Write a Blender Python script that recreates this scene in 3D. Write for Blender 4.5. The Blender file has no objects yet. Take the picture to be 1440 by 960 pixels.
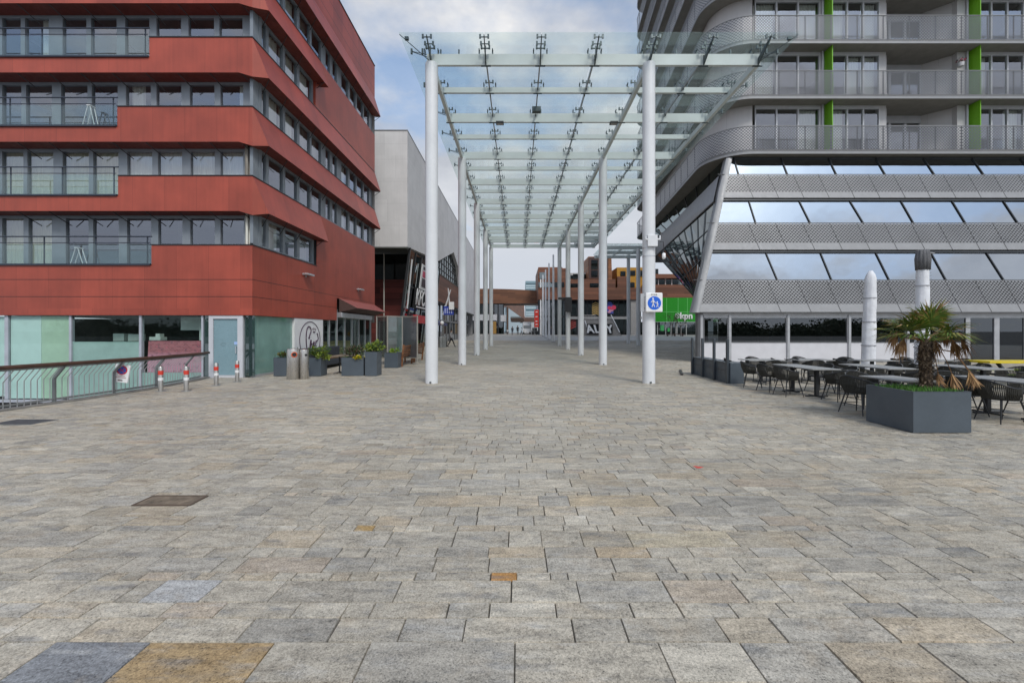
import bpy, bmesh, math, random
import numpy as np
from mathutils import Vector, Matrix
random.seed(7); RNG = np.random.default_rng(11)
S = bpy.context.scene; COL = S.collection
R = math.radians
VX, VY, F, H = 729.0, 466.0, 600.0, 1.7
def P(px, py, Y): return Vector(((px-VX)/F*Y, Y, H+(VY-py)/F*Y))
def X_(px, Y): return (px-VX)/F*Y
def Z_(py, Y): return H+(VY-py)/F*Y
def gz(y):
    if y < 20: return 0.0
    if y < 50: return .0075*(y-20)
    if y < 100: return .225+.0215*(y-50)
    return 1.3
# ------------------------------------------------------------------ tagging
ROOT = {}
def tag(o, label=None, cat=None, group=None, kind=None):
    if label: o['label'] = label
    if cat: o['category'] = cat
    if group: o['group'] = group
    if kind: o['kind'] = kind
    return o
def thing(name, label, cat, loc=(0,0,0), rz=0, group=None):
    o = bpy.data.objects.new(name, None); COL.objects.link(o)
    o.location = loc; o.rotation_euler = (0,0,rz); o.empty_display_size = .2
    tag(o, label, cat, group); ROOT[o] = Vector(loc)
    return o
def copy_tree(o, parent=None):
    c = o.copy(); COL.objects.link(c)
    if parent is not None: c.parent = parent
    for ch in list(o.children): copy_tree(ch, c)
    return c
# ------------------------------------------------------------------ mesh builder
class MB:
    def __init__(s): s.v=[]; s.f=[]; s.mi=[]; s.cur=0
    def mat(s, i): s.cur=i; return s
    def face(s, *p):
        n=len(s.v); s.v += [Vector(q) for q in p]; s.f.append(tuple(range(n,n+len(p)))); s.mi.append(s.cur); return s
    def hexa(s, b, t):
        n=len(s.v); s.v += [Vector(q) for q in b]+[Vector(q) for q in t]; k=len(b)
        s.f.append(tuple(n+i for i in reversed(range(k)))); s.f.append(tuple(n+k+i for i in range(k)))
        for i in range(k):
            j=(i+1)%k; s.f.append((n+i,n+j,n+k+j,n+k+i))
        s.mi += [s.cur]*(k+2); return s
    def box(s,x0,x1,y0,y1,z0,z1):
        return s.hexa([(x0,y0,z0),(x1,y0,z0),(x1,y1,z0),(x0,y1,z0)],[(x0,y0,z1),(x1,y0,z1),(x1,y1,z1),(x0,y1,z1)])
    def mbox(s,f,u0,u1,w0,w1,z0,z1):
        return s.hexa([f(u0,w0,z0),f(u1,w0,z0),f(u1,w1,z0),f(u0,w1,z0)],[f(u0,w0,z1),f(u1,w0,z1),f(u1,w1,z1),f(u0,w1,z1)])
    def prism(s,poly,z0,z1):
        return s.hexa([(x,y,z0) for x,y in poly],[(x,y,z1) for x,y in poly])
    def bar(s,p,q,w,h,up=(0,0,1)):
        p=Vector(p);q=Vector(q);d=(q-p).normalized();up=Vector(up)
        a=d.cross(up)
        if a.length<1e-4: a=d.cross(Vector((1,0,0)))
        a=a.normalized(); b=a.cross(d).normalized(); a=a*w/2;b=b*h/2
        return s.hexa([p-a-b,p+a-b,p+a+b,p-a+b],[q-a-b,q+a-b,q+a+b,q-a+b])
    def tube(s,pts,r,n=8,cap=True):
        pts=[Vector(p) for p in pts]; m=len(pts)
        rr=r if isinstance(r,(list,tuple)) else [r]*m
        base=len(s.v); ref=None
        for i,p in enumerate(pts):
            d=(pts[min(i+1,m-1)]-pts[max(i-1,0)])
            d=d.normalized() if d.length>1e-9 else Vector((0,0,1))
            if ref is None: ref=Vector((0,0,1)) if abs(d.z)<.9 else Vector((1,0,0))
            a=d.cross(ref)
            if a.length<1e-4: a=d.cross(Vector((0,1,0)))
            a.normalize(); b=d.cross(a); ref=b.cross(d) if False else ref
            for k in range(n):
                t=2*math.pi*k/n; s.v.append(p+(a*math.cos(t)+b*math.sin(t))*rr[i])
        for i in range(m-1):
            for k in range(n):
                l=(k+1)%n; s.f.append((base+i*n+k,base+i*n+l,base+(i+1)*n+l,base+(i+1)*n+k)); s.mi.append(s.cur)
        if cap:
            s.f.append(tuple(base+k for k in reversed(range(n)))); s.f.append(tuple(base+(m-1)*n+k for k in range(n))); s.mi+=[s.cur]*2
        return s
    def lathe(s,c,prof,n=24):
        c=Vector(c); return s.tube([c+Vector((0,0,z)) for r,z in prof],[max(r,.0005) for r,z in prof],n)
    def disc(s,c,r,axis,n=20,t=.01):
        c=Vector(c); axis=Vector(axis).normalized(); return s.tube([c-axis*t/2,c+axis*t/2],r,n)
    def build(s,name,mats,parent=None,smooth=False,bevel=0,at=None,local=False,seg=2,recalc=True):
        off=Vector((0,0,0))
        if parent is not None and not local:
            r=parent
            while r.parent is not None: r=r.parent
            off=ROOT.get(r,Vector((0,0,0)))
        if at is not None: off=Vector(at)
        me=bpy.data.meshes.new(name)
        me.from_pydata([tuple(v-off) for v in s.v],[],s.f)
        if not isinstance(mats,(list,tuple)): mats=[mats]
        for m in mats: me.materials.append(m)
        if len(mats)>1: me.polygons.foreach_set('material_index',s.mi)
        if recalc:
            bm=bmesh.new(); bm.from_mesh(me); bmesh.ops.recalc_face_normals(bm,faces=bm.faces); bm.to_mesh(me); bm.free()
        if smooth: me.shade_smooth()
        o=bpy.data.objects.new(name,me); COL.objects.link(o)
        if parent is not None: o.parent=parent
        elif at is not None: o.location=at; ROOT[o]=Vector(at)
        if bevel:
            b=o.modifiers.new('bevel','BEVEL'); b.width=bevel; b.segments=seg; b.limit_method='ANGLE'; b.angle_limit=R(35)
        elif smooth == 'auto': pass
        return o
def smooth_by_angle(o,deg=40):
    me=o.data; me.shade_smooth()
    bm=bmesh.new(); bm.from_mesh(me)
    for e in bm.edges:
        if len(e.link_faces)==2 and e.calc_face_angle(0)>R(deg): e.smooth=False
    bm.to_mesh(me); bm.free(); return o
# ------------------------------------------------------------------ materials
MATS={}
def new(name):
    m=bpy.data.materials.new(name); m.use_nodes=True; nt=m.node_tree; nt.nodes.clear()
    out=nt.nodes.new('ShaderNodeOutputMaterial'); return m,nt,out
def nd(nt,t,**k):
    n=nt.nodes.new(t)
    for a,b in k.items():
        if a=='ins':
            for i,v in b.items():
                if hasattr(v,'is_linked') or isinstance(v,bpy.types.NodeSocket): nt.links.new(v,n.inputs[i])
                else: n.inputs[i].default_value=v
        else: setattr(n,a,b)
    return n
def mth(nt,op,a,b=0.0,c=None):
    n=nt.nodes.new('ShaderNodeMath'); n.operation=op
    for i,v in enumerate((a,b) if c is None else (a,b,c)):
        if isinstance(v,bpy.types.NodeSocket): nt.links.new(v,n.inputs[i])
        else: n.inputs[i].default_value=v
    return n.outputs[0]
def mixc(nt,fac,a,b,bt='MIX'):
    n=nt.nodes.new('ShaderNodeMix'); n.data_type='RGBA'; n.blend_type=bt
    for i,v in ((0,fac),(6,a),(7,b)):
        if isinstance(v,bpy.types.NodeSocket): nt.links.new(v,n.inputs[i])
        else: n.inputs[i].default_value=v if i==0 else (tuple(v)+(1,))[:4]
    return n.outputs[2]
def noise(nt,vec,scale,detail=4,rough=.55):
    n=nd(nt,'ShaderNodeTexNoise',ins={'Scale':scale,'Detail':detail,'Roughness':rough}); nt.links.new(vec,n.inputs['Vector']); return n.outputs[0]
def ramp(nt,fac,a,b,lo=(0,0,0),hi=(1,1,1)):
    n=nt.nodes.new('ShaderNodeMapRange'); n.clamp=True
    nt.links.new(fac,n.inputs[0]); n.inputs[1].default_value=a; n.inputs[2].default_value=b; n.inputs[3].default_value=lo if not isinstance(lo,tuple) else 0; n.inputs[4].default_value=hi if not isinstance(hi,tuple) else 1
    return n.outputs[0]
def M(name,col,rough=.5,metal=0,var=.12,scale=2.5,bump=0,bscale=40,spec=.5,stretch=None,fine=.0):
    if name in MATS: return MATS[name]
    m,nt,out=new(name)
    tc=nd(nt,'ShaderNodeTexCoord').outputs['Object']
    if stretch:
        mp=nd(nt,'ShaderNodeMapping'); nt.links.new(tc,mp.inputs[0]); mp.inputs['Scale'].default_value=stretch; tc=mp.outputs[0]
    n1=noise(nt,tc,scale,5)
    k=ramp(nt,n1,.3,.7,1-var,1+var)
    c=mixc(nt,1.0,col,(1,1,1),'MULTIPLY')
    vm=nd(nt,'ShaderNodeVectorMath',operation='SCALE'); nt.links.new(c,vm.inputs[0]); nt.links.new(k,vm.inputs['Scale']); c=vm.outputs[0]
    if fine:
        k2=ramp(nt,noise(nt,tc,scale*14,3),.25,.75,1-fine,1+fine)
        vm=nd(nt,'ShaderNodeVectorMath',operation='SCALE'); nt.links.new(c,vm.inputs[0]); nt.links.new(k2,vm.inputs['Scale']); c=vm.outputs[0]
    b=nd(nt,'ShaderNodeBsdfPrincipled'); nt.links.new(c,b.inputs['Base Color'])
    rr=ramp(nt,noise(nt,tc,scale*3,3),.3,.7,max(rough-.08,.02),min(rough+.1,1)); nt.links.new(rr,b.inputs['Roughness'])
    b.inputs['Metallic'].default_value=metal; b.inputs['Specular IOR Level'].default_value=spec
    if bump:
        bp=nd(nt,'ShaderNodeBump',ins={'Strength':bump,'Distance':.02}); nt.links.new(noise(nt,tc,bscale,4),bp.inputs['Height']); nt.links.new(bp.outputs[0],b.inputs['Normal'])
    nt.links.new(b.outputs[0],out.inputs[0]); MATS[name]=m; return m
def GLASS(name,tint=(.8,.85,.85),base=.08,gain=1.0,milk=0,milkcol=(.6,.7,.68),gcol=(.95,.97,1),rough=.0,wave=0):
    m,nt,out=new(name)
    tr=nd(nt,'ShaderNodeBsdfTransparent'); tr.inputs[0].default_value=tint+(1,)
    sh=tr.outputs[0]
    if milk:
        df=nd(nt,'ShaderNodeBsdfDiffuse'); df.inputs[0].default_value=milkcol+(1,)
        tl=nd(nt,'ShaderNodeBsdfTranslucent'); tl.inputs[0].default_value=milkcol+(1,)
        m1=nd(nt,'ShaderNodeMixShader'); m1.inputs[0].default_value=.5; nt.links.new(df.outputs[0],m1.inputs[1]); nt.links.new(tl.outputs[0],m1.inputs[2])
        m2=nd(nt,'ShaderNodeMixShader'); nt.links.new(sh,m2.inputs[1]); nt.links.new(m1.outputs[0],m2.inputs[2])
        tc=nd(nt,'ShaderNodeTexCoord').outputs['Object']
        nt.links.new(ramp(nt,noise(nt,tc,1.3,4),.25,.75,milk*.75,min(1,milk*1.25)),m2.inputs[0]); sh=m2.outputs[0]
    gl=nd(nt,'ShaderNodeBsdfGlossy'); gl.inputs[0].default_value=gcol+(1,); gl.inputs['Roughness'].default_value=rough
    if wave:
        tc=nd(nt,'ShaderNodeTexCoord').outputs['Object']
        bp=nd(nt,'ShaderNodeBump',ins={'Strength':wave,'Distance':.05}); nt.links.new(noise(nt,tc,.55,2),bp.inputs['Height']); nt.links.new(bp.outputs[0],gl.inputs['Normal'])
    
    # same reflectance whichever side is seen
    lw=nd(nt,'ShaderNodeLayerWeight'); lw.inputs[0].default_value=.5
    fz=mth(nt,'ADD',.04,mth(nt,'MULTIPLY',mth(nt,'POWER',lw.outputs['Facing'],4.0),.96))
    fac=mth(nt,'MINIMUM',mth(nt,'ADD',mth(nt,'MULTIPLY',fz,gain),base),1.0)
    mx=nd(nt,'ShaderNodeMixShader'); nt.links.new(fac,mx.inputs[0]); nt.links.new(sh,mx.inputs[1]); nt.links.new(gl.outputs[0],mx.inputs[2])
    nt.links.new(mx.outputs[0],out.inputs[0]); MATS[name]=m; return m
def PERF(name,col,per=.17,hole=.30,rough=.4,metal=.6):
    m,nt,out=new(name)
    tc=nd(nt,'ShaderNodeTexCoord').outputs['Object']; sp=nd(nt,'ShaderNodeSeparateXYZ'); nt.links.new(tc,sp.inputs[0])
    ge=nd(nt,'ShaderNodeNewGeometry'); sn=nd(nt,'ShaderNodeSeparateXYZ'); nt.links.new(ge.outputs['True Normal'],sn.inputs[0])
    side=mth(nt,'GREATER_THAN',mth(nt,'ABSOLUTE',sn.outputs[0]),.7)
    u=mth(nt,'ADD',mth(nt,'MULTIPLY',sp.outputs[1],side),mth(nt,'MULTIPLY',sp.outputs[0],mth(nt,'SUBTRACT',1.0,side)))
    a=mth(nt,'DIVIDE',u,per); b=mth(nt,'DIVIDE',sp.outputs[2],per*.5)
    st=mth(nt,'MULTIPLY',mth(nt,'MODULO',mth(nt,'ABSOLUTE',mth(nt,'FLOOR',b)),2.0),.5)
    ca=mth(nt,'SUBTRACT',mth(nt,'FRACT',mth(nt,'ADD',a,st)),.5); cb=mth(nt,'MULTIPLY',mth(nt,'SUBTRACT',mth(nt,'FRACT',b),.5),.5)
    d=mth(nt,'SQRT',mth(nt,'ADD',mth(nt,'MULTIPLY',ca,ca),mth(nt,'MULTIPLY',cb,cb)))
    hl=mth(nt,'LESS_THAN',d,hole*.85)
    bs=nd(nt,'ShaderNodeBsdfPrincipled'); bs.inputs['Roughness'].default_value=rough; bs.inputs['Metallic'].default_value=metal
    k=ramp(nt,noise(nt,tc,.5,4),.3,.7,.85,1.12)
    vm=nd(nt,'ShaderNodeVectorMath',operation='SCALE'); vm.inputs[0].default_value=col; nt.links.new(k,vm.inputs['Scale']); nt.links.new(vm.outputs[0],bs.inputs['Base Color'])
    tr=nd(nt,'ShaderNodeBsdfTransparent')
    mx=nd(nt,'ShaderNodeMixShader'); nt.links.new(hl,mx.inputs[0]); nt.links.new(bs.outputs[0],mx.inputs[1]); nt.links.new(tr.outputs[0],mx.inputs[2])
    nt.links.new(mx.outputs[0],out.inputs[0]); MATS[name]=m; return m
def PANEL(name,col,rough,pu,offu,hz=(),jw=.010,var=.10,dark=.45,rows=None,spec=.5,hdark=.75):
    """cladding sheets: vertical joints every pu along the face, horizontal joints at heights hz"""
    m,nt,out=new(name)
    tc=nd(nt,'ShaderNodeNewGeometry').outputs['Position']; sp=nd(nt,'ShaderNodeSeparateXYZ'); nt.links.new(tc,sp.inputs[0])
    ge=nd(nt,'ShaderNodeNewGeometry'); sn=nd(nt,'ShaderNodeSeparateXYZ'); nt.links.new(ge.outputs['True Normal'],sn.inputs[0])
    side=mth(nt,'GREATER_THAN',mth(nt,'ABSOLUTE',sn.outputs[0]),.7)
    u=mth(nt,'ADD',mth(nt,'MULTIPLY',sp.outputs[1],side),mth(nt,'MULTIPLY',sp.outputs[0],mth(nt,'SUBTRACT',1.0,side)))
    row=mth(nt,'FLOOR',mth(nt,'DIVIDE',sp.outputs[2],rows or 2.546))
    sh=mth(nt,'MULTIPLY',mth(nt,'FRACT',mth(nt,'MULTIPLY',row,.37)),pu)
    a=mth(nt,'DIVIDE',mth(nt,'ADD',mth(nt,'ADD',u,offu),sh),pu)
    fu=mth(nt,'FRACT',a)
    j=mth(nt,'LESS_THAN',fu,jw/pu)
    jh=None
    for z in hz:
        l=mth(nt,'LESS_THAN',mth(nt,'ABSOLUTE',mth(nt,'SUBTRACT',sp.outputs[2],z)),.014)
        jh=l if jh is None else mth(nt,'MAXIMUM',jh,l)
    wn=nd(nt,'ShaderNodeTexWhiteNoise',noise_dimensions='2D')
    cb=nd(nt,'ShaderNodeCombineXYZ'); nt.links.new(mth(nt,'FLOOR',a),cb.inputs[0]); nt.links.new(row,cb.inputs[1]); nt.links.new(cb.outputs[0],wn.inputs['Vector'])
    k=mth(nt,'ADD',ramp(nt,noise(nt,tc,.8,5),.3,.7,-var,var),ramp(nt,wn.outputs[0],0,1,1-var*.6,1+var*.6))
    mp=nd(nt,'ShaderNodeMapping'); nt.links.new(tc,mp.inputs[0]); mp.inputs['Scale'].default_value=(9,9,.5)
    k=mth(nt,'ADD',k,ramp(nt,noise(nt,mp.outputs[0],1,4),.35,.75,var*.35,-var*.5))
    k=mth(nt,'MULTIPLY',k,mth(nt,'SUBTRACT',1.0,mth(nt,'MULTIPLY',j,dark)))
    if jh is not None: k=mth(nt,'MULTIPLY',k,mth(nt,'SUBTRACT',1.0,mth(nt,'MULTIPLY',jh,hdark)))
    vm=nd(nt,'ShaderNodeVectorMath',operation='SCALE'); vm.inputs[0].default_value=col; nt.links.new(k,vm.inputs['Scale'])
    b=nd(nt,'ShaderNodeBsdfPrincipled'); nt.links.new(vm.outputs[0],b.inputs['Base Color']); b.inputs['Roughness'].default_value=rough; b.inputs['Specular IOR Level'].default_value=spec
    nt.links.new(b.outputs[0],out.inputs[0]); MATS[name]=m; return m
def WOOD(name,col,board=.3,rough=.6,axis=2,var=.35):
    m,nt,out=new(name)
    tc=nd(nt,'ShaderNodeNewGeometry').outputs['Position']; sp=nd(nt,'ShaderNodeSeparateXYZ'); nt.links.new(tc,sp.inputs[0])
    rowf=mth(nt,'DIVIDE',sp.outputs[axis],board); row=mth(nt,'FLOOR',rowf)
    hs=mth(nt,'ADD',sp.outputs[0],sp.outputs[1])
    seg=mth(nt,'FLOOR',mth(nt,'DIVIDE',mth(nt,'ADD',hs,mth(nt,'MULTIPLY',row,1.7)),board*12))
    wn=nd(nt,'ShaderNodeTexWhiteNoise',noise_dimensions='2D'); cb=nd(nt,'ShaderNodeCombineXYZ'); nt.links.new(row,cb.inputs[0]); nt.links.new(seg,cb.inputs[1]); nt.links.new(cb.outputs[0],wn.inputs['Vector'])
    k=ramp(nt,wn.outputs[0],0,1,1-var,1+var)
    k=mth(nt,'MULTIPLY',k,mth(nt,'SUBTRACT',1.0,mth(nt,'MULTIPLY',mth(nt,'LESS_THAN',mth(nt,'FRACT',rowf),.08),.6)))
    vm=nd(nt,'ShaderNodeVectorMath',operation='SCALE'); vm.inputs[0].default_value=col; nt.links.new(k,vm.inputs['Scale'])
    b=nd(nt,'ShaderNodeBsdfPrincipled'); nt.links.new(vm.outputs[0],b.inputs['Base Color']); b.inputs['Roughness'].default_value=rough
    nt.links.new(b.outputs[0],out.inputs[0]); MATS[name]=m; return m
# palette
red=PANEL('red_cladding',(.335,.060,.034),.44,1.18,.35,hz=(2.98,3.61,17.35,18.1,18.85),var=.17,spec=.5)
red_low=red
wgrey=M('window_grey',(.22,.25,.28),.4,.1,var=.08)
alu=M('aluminium',(.55,.57,.6),.35,.6,var=.06)
whitealu=M('white_aluminium',(.54,.55,.58),.4,0,var=.05)
black=M('black_metal',(.025,.025,.028),.4,.2)
darkint=M('dark_interior',(.05,.048,.045),.9)
beigeint=M('room_wall',(.30,.28,.25),.9)
curtain=M('curtain',(.80,.80,.74),.9,var=.1,scale=6,stretch=(6,6,.3))
curtain2=M('yellow_curtain',(.66,.64,.48),.9,var=.15,scale=6,stretch=(6,6,.3))
pane=GLASS('window_glass',(.80,.84,.83),base=.22,gain=.9,gcol=(.80,.84,.95),wave=.06)
balglass=GLASS('balustrade_glass',(.88,.95,.95),base=.02,gain=.45,milk=.02,milkcol=(.5,.62,.65))
shopglass=GLASS('shop_glass',(.90,.96,.94),base=.01,gain=.4,gcol=(.8,.9,.9))
teal=GLASS('teal_frosted_glass',(.5,.75,.7),base=.06,gain=.6,milk=.9,milkcol=(.50,.76,.68))
tealdark=GLASS('dark_teal_glass',(.30,.42,.40),base=.10,gain=.8,milk=.35,milkcol=(.14,.25,.24))
mirror=GLASS('mirror_glass',(.12,.15,.17),base=.46,gain=.5,gcol=(.80,.87,.96),wave=.18)
darkglass=GLASS('dark_shop_glass',(.16,.18,.18),base=.10,gain=.9,gcol=(.9,.95,1))
undercut=GLASS('undercut_glass',(.05,.06,.06),base=.15,gain=.8,gcol=(.62,.66,.66),wave=.3)
sideglass=GLASS('side_glass',(.05,.07,.07),base=.24,gain=.7,gcol=(.75,.85,.87),wave=.12)
canglass=GLASS('canopy_glass',(.942,.974,.967),base=.012,gain=.5,milk=.05,milkcol=(.62,.74,.72),gcol=(.85,.95,.95))
white_steel=M('white_steel',(.66,.675,.69),.35,0,var=.06,scale=1.2,fine=.03)
beam_mat=M('beam_paint',(.56,.61,.60),.4,0,var=.07,scale=1)
purlin_mat=M('grey_steel',(.30,.32,.32),.4,.3)
fitting=M('dark_fitting',(.075,.095,.10),.35,.6)
concrete_grey=PANEL('grey_cladding',(.60,.585,.575),.6,2.4,.0,hz=(9.9,11.6,13.3,15.0,16.2),jw=.03,var=.07,dark=.16,rows=1.7,hdark=.14)
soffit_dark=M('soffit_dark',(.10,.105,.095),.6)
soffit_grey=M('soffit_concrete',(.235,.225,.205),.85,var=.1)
perf=PERF('perforated_metal',(.160,.165,.180),hole=.33,metal=.3)
perf_band=PERF('perforated_cladding',(.245,.247,.252),per=.19,hole=.31,metal=.3)
solid_metal=M('cladding_metal',(.275,.278,.285),.5,.2,var=.06)
back_dark=M('dark_backing',(.07,.073,.078),.8)
wallwhite=PANEL('white_wall_panels',(.52,.51,.51),.6,1.4,.2,var=.04,dark=.3)
green_fin=M('green_panel',(.16,.42,.012),.5,var=.05)
timber=WOOD('timber_cladding',(.155,.060,.032),.42)
timber2=WOOD('timber_orange',(.27,.115,.05),.5)
planter_mat=M('anthracite_planter',(.070,.088,.106),.45,0,var=.12,scale=1.5,fine=.05)
soil=M('soil',(.03,.022,.015),1)
leafA=M('leaf_green',(.055,.115,.02),.5,var=.35,scale=9)
leafB=M('leaf_yellow_green',(.17,.22,.02),.5,var=.3,scale=9)
leafC=M('leaf_dark',(.035,.05,.025),.5,var=.35,scale=9)
leafD=M('leaf_bronze',(.10,.06,.035),.6,var=.4,scale=9)
yellowf=M('yellow_flower',(.65,.50,.02),.6)
benchwood=WOOD('bench_wood',(.22,.09,.035),.12,.55)
steel=M('brushed_steel',(.52,.50,.47),.28,.9,var=.12,scale=2,stretch=(6,6,.6))
red_band=M('red_band',(.62,.05,.03),.4,var=.04)
white_paint=M('white_paint',(.78,.78,.78),.45,var=.04)
corten=M('rust_brown_rail',(.085,.042,.028),.6,.2,var=.3,scale=8)
galv=M('galvanised',(.28,.29,.29),.45,.6,var=.15)
rope=M('black_rope',(.035,.034,.028),.75,var=.25,scale=20)
legm=M('black_leg',(.028,.03,.033),.4,.3)
toplight=M('table_top_grey',(.29,.29,.28),.4,0,var=.1,scale=5)
canvas=M('white_canvas',(.72,.73,.76),.85,var=.12,scale=3,bump=.6,bscale=9)
canvasg=M('grey_canvas',(.12,.12,.125),.9,var=.2,scale=6)
stonekerb=M('stone_kerb',(.22,.21,.19),.8,var=.2,scale=4,bump=.3)
# ================================================================== camera, world, sun
cam=bpy.data.cameras.new('camera'); camo=bpy.data.objects.new('camera',cam); COL.objects.link(camo)
camo.location=(0,0,H); camo.rotation_euler=(R(90),0,0)
cam.sensor_width=36; cam.lens=15.0; cam.shift_x=-9/1440; cam.shift_y=-14/1440; cam.clip_start=.05; cam.clip_end=6000
S.camera=camo
SUN=Vector((.35,-.80,.95)).normalized()
w=bpy.data.worlds.new('World'); S.world=w; w.use_nodes=True; nt=w.node_tree; nt.nodes.clear()
out=nd(nt,'ShaderNodeOutputWorld'); bg=nd(nt,'ShaderNodeBackground'); bg.inputs[1].default_value=.1
sky=nd(nt,'ShaderNodeTexSky'); sky.sky_type='NISHITA'; sky.sun_disc=False
sky.sun_elevation=math.asin(SUN.z); sky.sun_rotation=math.atan2(SUN.x,SUN.y); sky.air_density=1.0; sky.dust_density=1.5; sky.ozone_density=2.5
tc=nd(nt,'ShaderNodeTexCoord').outputs['Generated']; sp=nd(nt,'ShaderNodeSeparateXYZ'); nt.links.new(tc,sp.inputs[0])
zz=mth(nt,'ADD',mth(nt,'MAXIMUM',sp.outputs[2],0.0),.16)
cb=nd(nt,'ShaderNodeCombineXYZ'); nt.links.new(mth(nt,'DIVIDE',sp.outputs[0],zz),cb.inputs[0]); nt.links.new(mth(nt,'DIVIDE',sp.outputs[1],zz),cb.inputs[1]); cb.inputs[2].default_value=5.7
n1=noise(nt,cb.outputs[0],1.15,9,.55); n2=noise(nt,cb.outputs[0],2.2,6,.6)
mask=ramp(nt,mth(nt,'SUBTRACT',n1,mth(nt,'MULTIPLY',mth(nt,'MAXIMUM',mth(nt,'MULTIPLY',sp.outputs[1],-1.0),0.0),.05)),.44,.60)
low=ramp(nt,sp.outputs[2],.62,.20)      # towards the horizon the cloud cover closes
mask=mth(nt,'MINIMUM',mth(nt,'ADD',mask,mth(nt,'MULTIPLY',low,.95)),1.0)
ccol=mixc(nt,ramp(nt,n2,.34,.66),(4.3,4.5,5.0),(8.3,8.3,8.4))
ccol=mixc(nt,ramp(nt,sp.outputs[2],.52,.15),ccol,(6.0,6.4,7.1))
sd=nd(nt,'ShaderNodeVectorMath',operation='DOT_PRODUCT'); nt.links.new(tc,sd.inputs[0]); sd.inputs[1].default_value=tuple(SUN)
glow=mth(nt,'POWER',mth(nt,'MAXIMUM',sd.outputs['Value'],0.0),2.0)
gain=mth(nt,'ADD',mth(nt,'ADD',.88,mth(nt,'MULTIPLY',glow,.35)),ramp(nt,sp.outputs[2],.6,1.0,0,.7))
vm=nd(nt,'ShaderNodeVectorMath',operation='SCALE'); nt.links.new(ccol,vm.inputs[0]); nt.links.new(gain,vm.inputs['Scale']); ccol=vm.outputs[0]
skyb=mixc(nt,1.0,sky.outputs[0],(1.65,1.85,1.85),'MULTIPLY')
nt.links.new(mixc(nt,mask,skyb,ccol),bg.inputs[0]); nt.links.new(bg.outputs[0],out.inputs[0])
sl=bpy.data.lights.new('sun','SUN'); sl.energy=1.5; sl.angle=R(14); sl.color=(1,.95,.88)
so=bpy.data.objects.new('sun',sl); COL.objects.link(so); so.rotation_euler=(-SUN).to_track_quat('-Z','Y').to_euler()
S.view_settings.view_transform='Standard'; S.view_settings.look='None'; S.view_settings.exposure=.26; S.view_settings.gamma=1
S.cycles.max_bounces=10; S.cycles.transparent_max_bounces=40; S.cycles.glossy_bounces=4; S.cycles.diffuse_bounces=4; S.cycles.caustics_reflective=False; S.cycles.caustics_refractive=False
try: S.cycles.use_denoising=True
except Exception: pass

# ================================================================== ground
def stone_material(name,attr):
    m,nt,out=new(name)
    tc=nd(nt,'ShaderNodeNewGeometry').outputs['Position']
    if attr:
        at=nd(nt,'ShaderNodeAttribute',attribute_name='tone'); base=at.outputs['Color']
        rv=nd(nt,'ShaderNodeAttribute',attribute_name='seed').outputs['Vector']
        va=nd(nt,'ShaderNodeVectorMath',operation='ADD'); nt.links.new(tc,va.inputs[0]); nt.links.new(rv,va.inputs[1]); pos=va.outputs[0]
    else:
        base=mixc(nt,noise(nt,tc,1.5,6,.7),(.30,.285,.255),(.40,.38,.34)); pos=tc
    vein=nd(nt,'ShaderNodeMapping'); nt.links.new(pos,vein.inputs[0]); vein.inputs['Scale'].default_value=(1,3.4,1); vein.inputs['Rotation'].default_value=(0,0,.5)
    v=noise(nt,vein.outputs[0],4.2,7,.65); g=noise(nt,pos,75,3,.7); g2=noise(nt,pos,28,4,.7); big=noise(nt,tc,.35,5,.6)
    pt1=noise(nt,vein.outputs[0],2.6,6,.6); pt2=noise(nt,pos,3.7,5,.6)
    base=mixc(nt,ramp(nt,pt1,.56,.72,0,.55),base,(.40,.39,.365)); base=mixc(nt,ramp(nt,pt1,.44,.30,0,.55),base,(.165,.172,.18)); base=mixc(nt,ramp(nt,pt2,.57,.72,0,.45),base,(.33,.265,.185))
    sg=noise(nt,pos,130,2,.5); k=mth(nt,'ADD',ramp(nt,v,.30,.70,.70,1.28),ramp(nt,g,.3,.7,-.36,.36)); k=mth(nt,'ADD',k,ramp(nt,sg,.40,.33,0,-.5)); k=mth(nt,'ADD',k,ramp(nt,sg,.60,.68,0,.35))
    k=mth(nt,'ADD',k,ramp(nt,g2,.25,.75,-.22,.22)); k=mth(nt,'MULTIPLY',k,ramp(nt,big,.3,.7,.84,1.14))
    vm=nd(nt,'ShaderNodeVectorMath',operation='SCALE'); nt.links.new(base,vm.inputs[0]); nt.links.new(k,vm.inputs['Scale'])
    warm=mixc(nt,ramp(nt,noise(nt,pos,2.3,4),.55,.8,0,.35),vm.outputs[0],mixc(nt,1.0,vm.outputs[0],(1.18,.98,.74),'MULTIPLY'))
    # scattered dark stains and chewing gum spots
    st=ramp(nt,noise(nt,tc,1.1,7,.7),.63,.74,1.0,.62)
    vo=nd(nt,'ShaderNodeTexVoronoi',ins={'Scale':1.7}); nt.links.new(tc,vo.inputs['Vector'])
    gum=ramp(nt,vo.outputs['Distance'],.030,.045,.6,1.0)
    vm=nd(nt,'ShaderNodeVectorMath',operation='SCALE'); nt.links.new(warm,vm.inputs[0]); nt.links.new(mth(nt,'MULTIPLY',st,gum),vm.inputs['Scale'])
    b=nd(nt,'ShaderNodeBsdfPrincipled'); nt.links.new(vm.outputs[0],b.inputs['Base Color'])
    nt.links.new(ramp(nt,v,.3,.7,.50,.75),b.inputs['Roughness']); b.inputs['Specular IOR Level'].default_value=.4
    bp=nd(nt,'ShaderNodeBump',ins={'Strength':.35,'Distance':.006}); nt.links.new(mth(nt,'ADD',g2,mth(nt,'MULTIPLY',v,1.5)),bp.inputs['Height']); nt.links.new(bp.outputs[0],b.inputs['Normal'])
    nt.links.new(b.outputs[0],out.inputs[0]); return m
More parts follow.
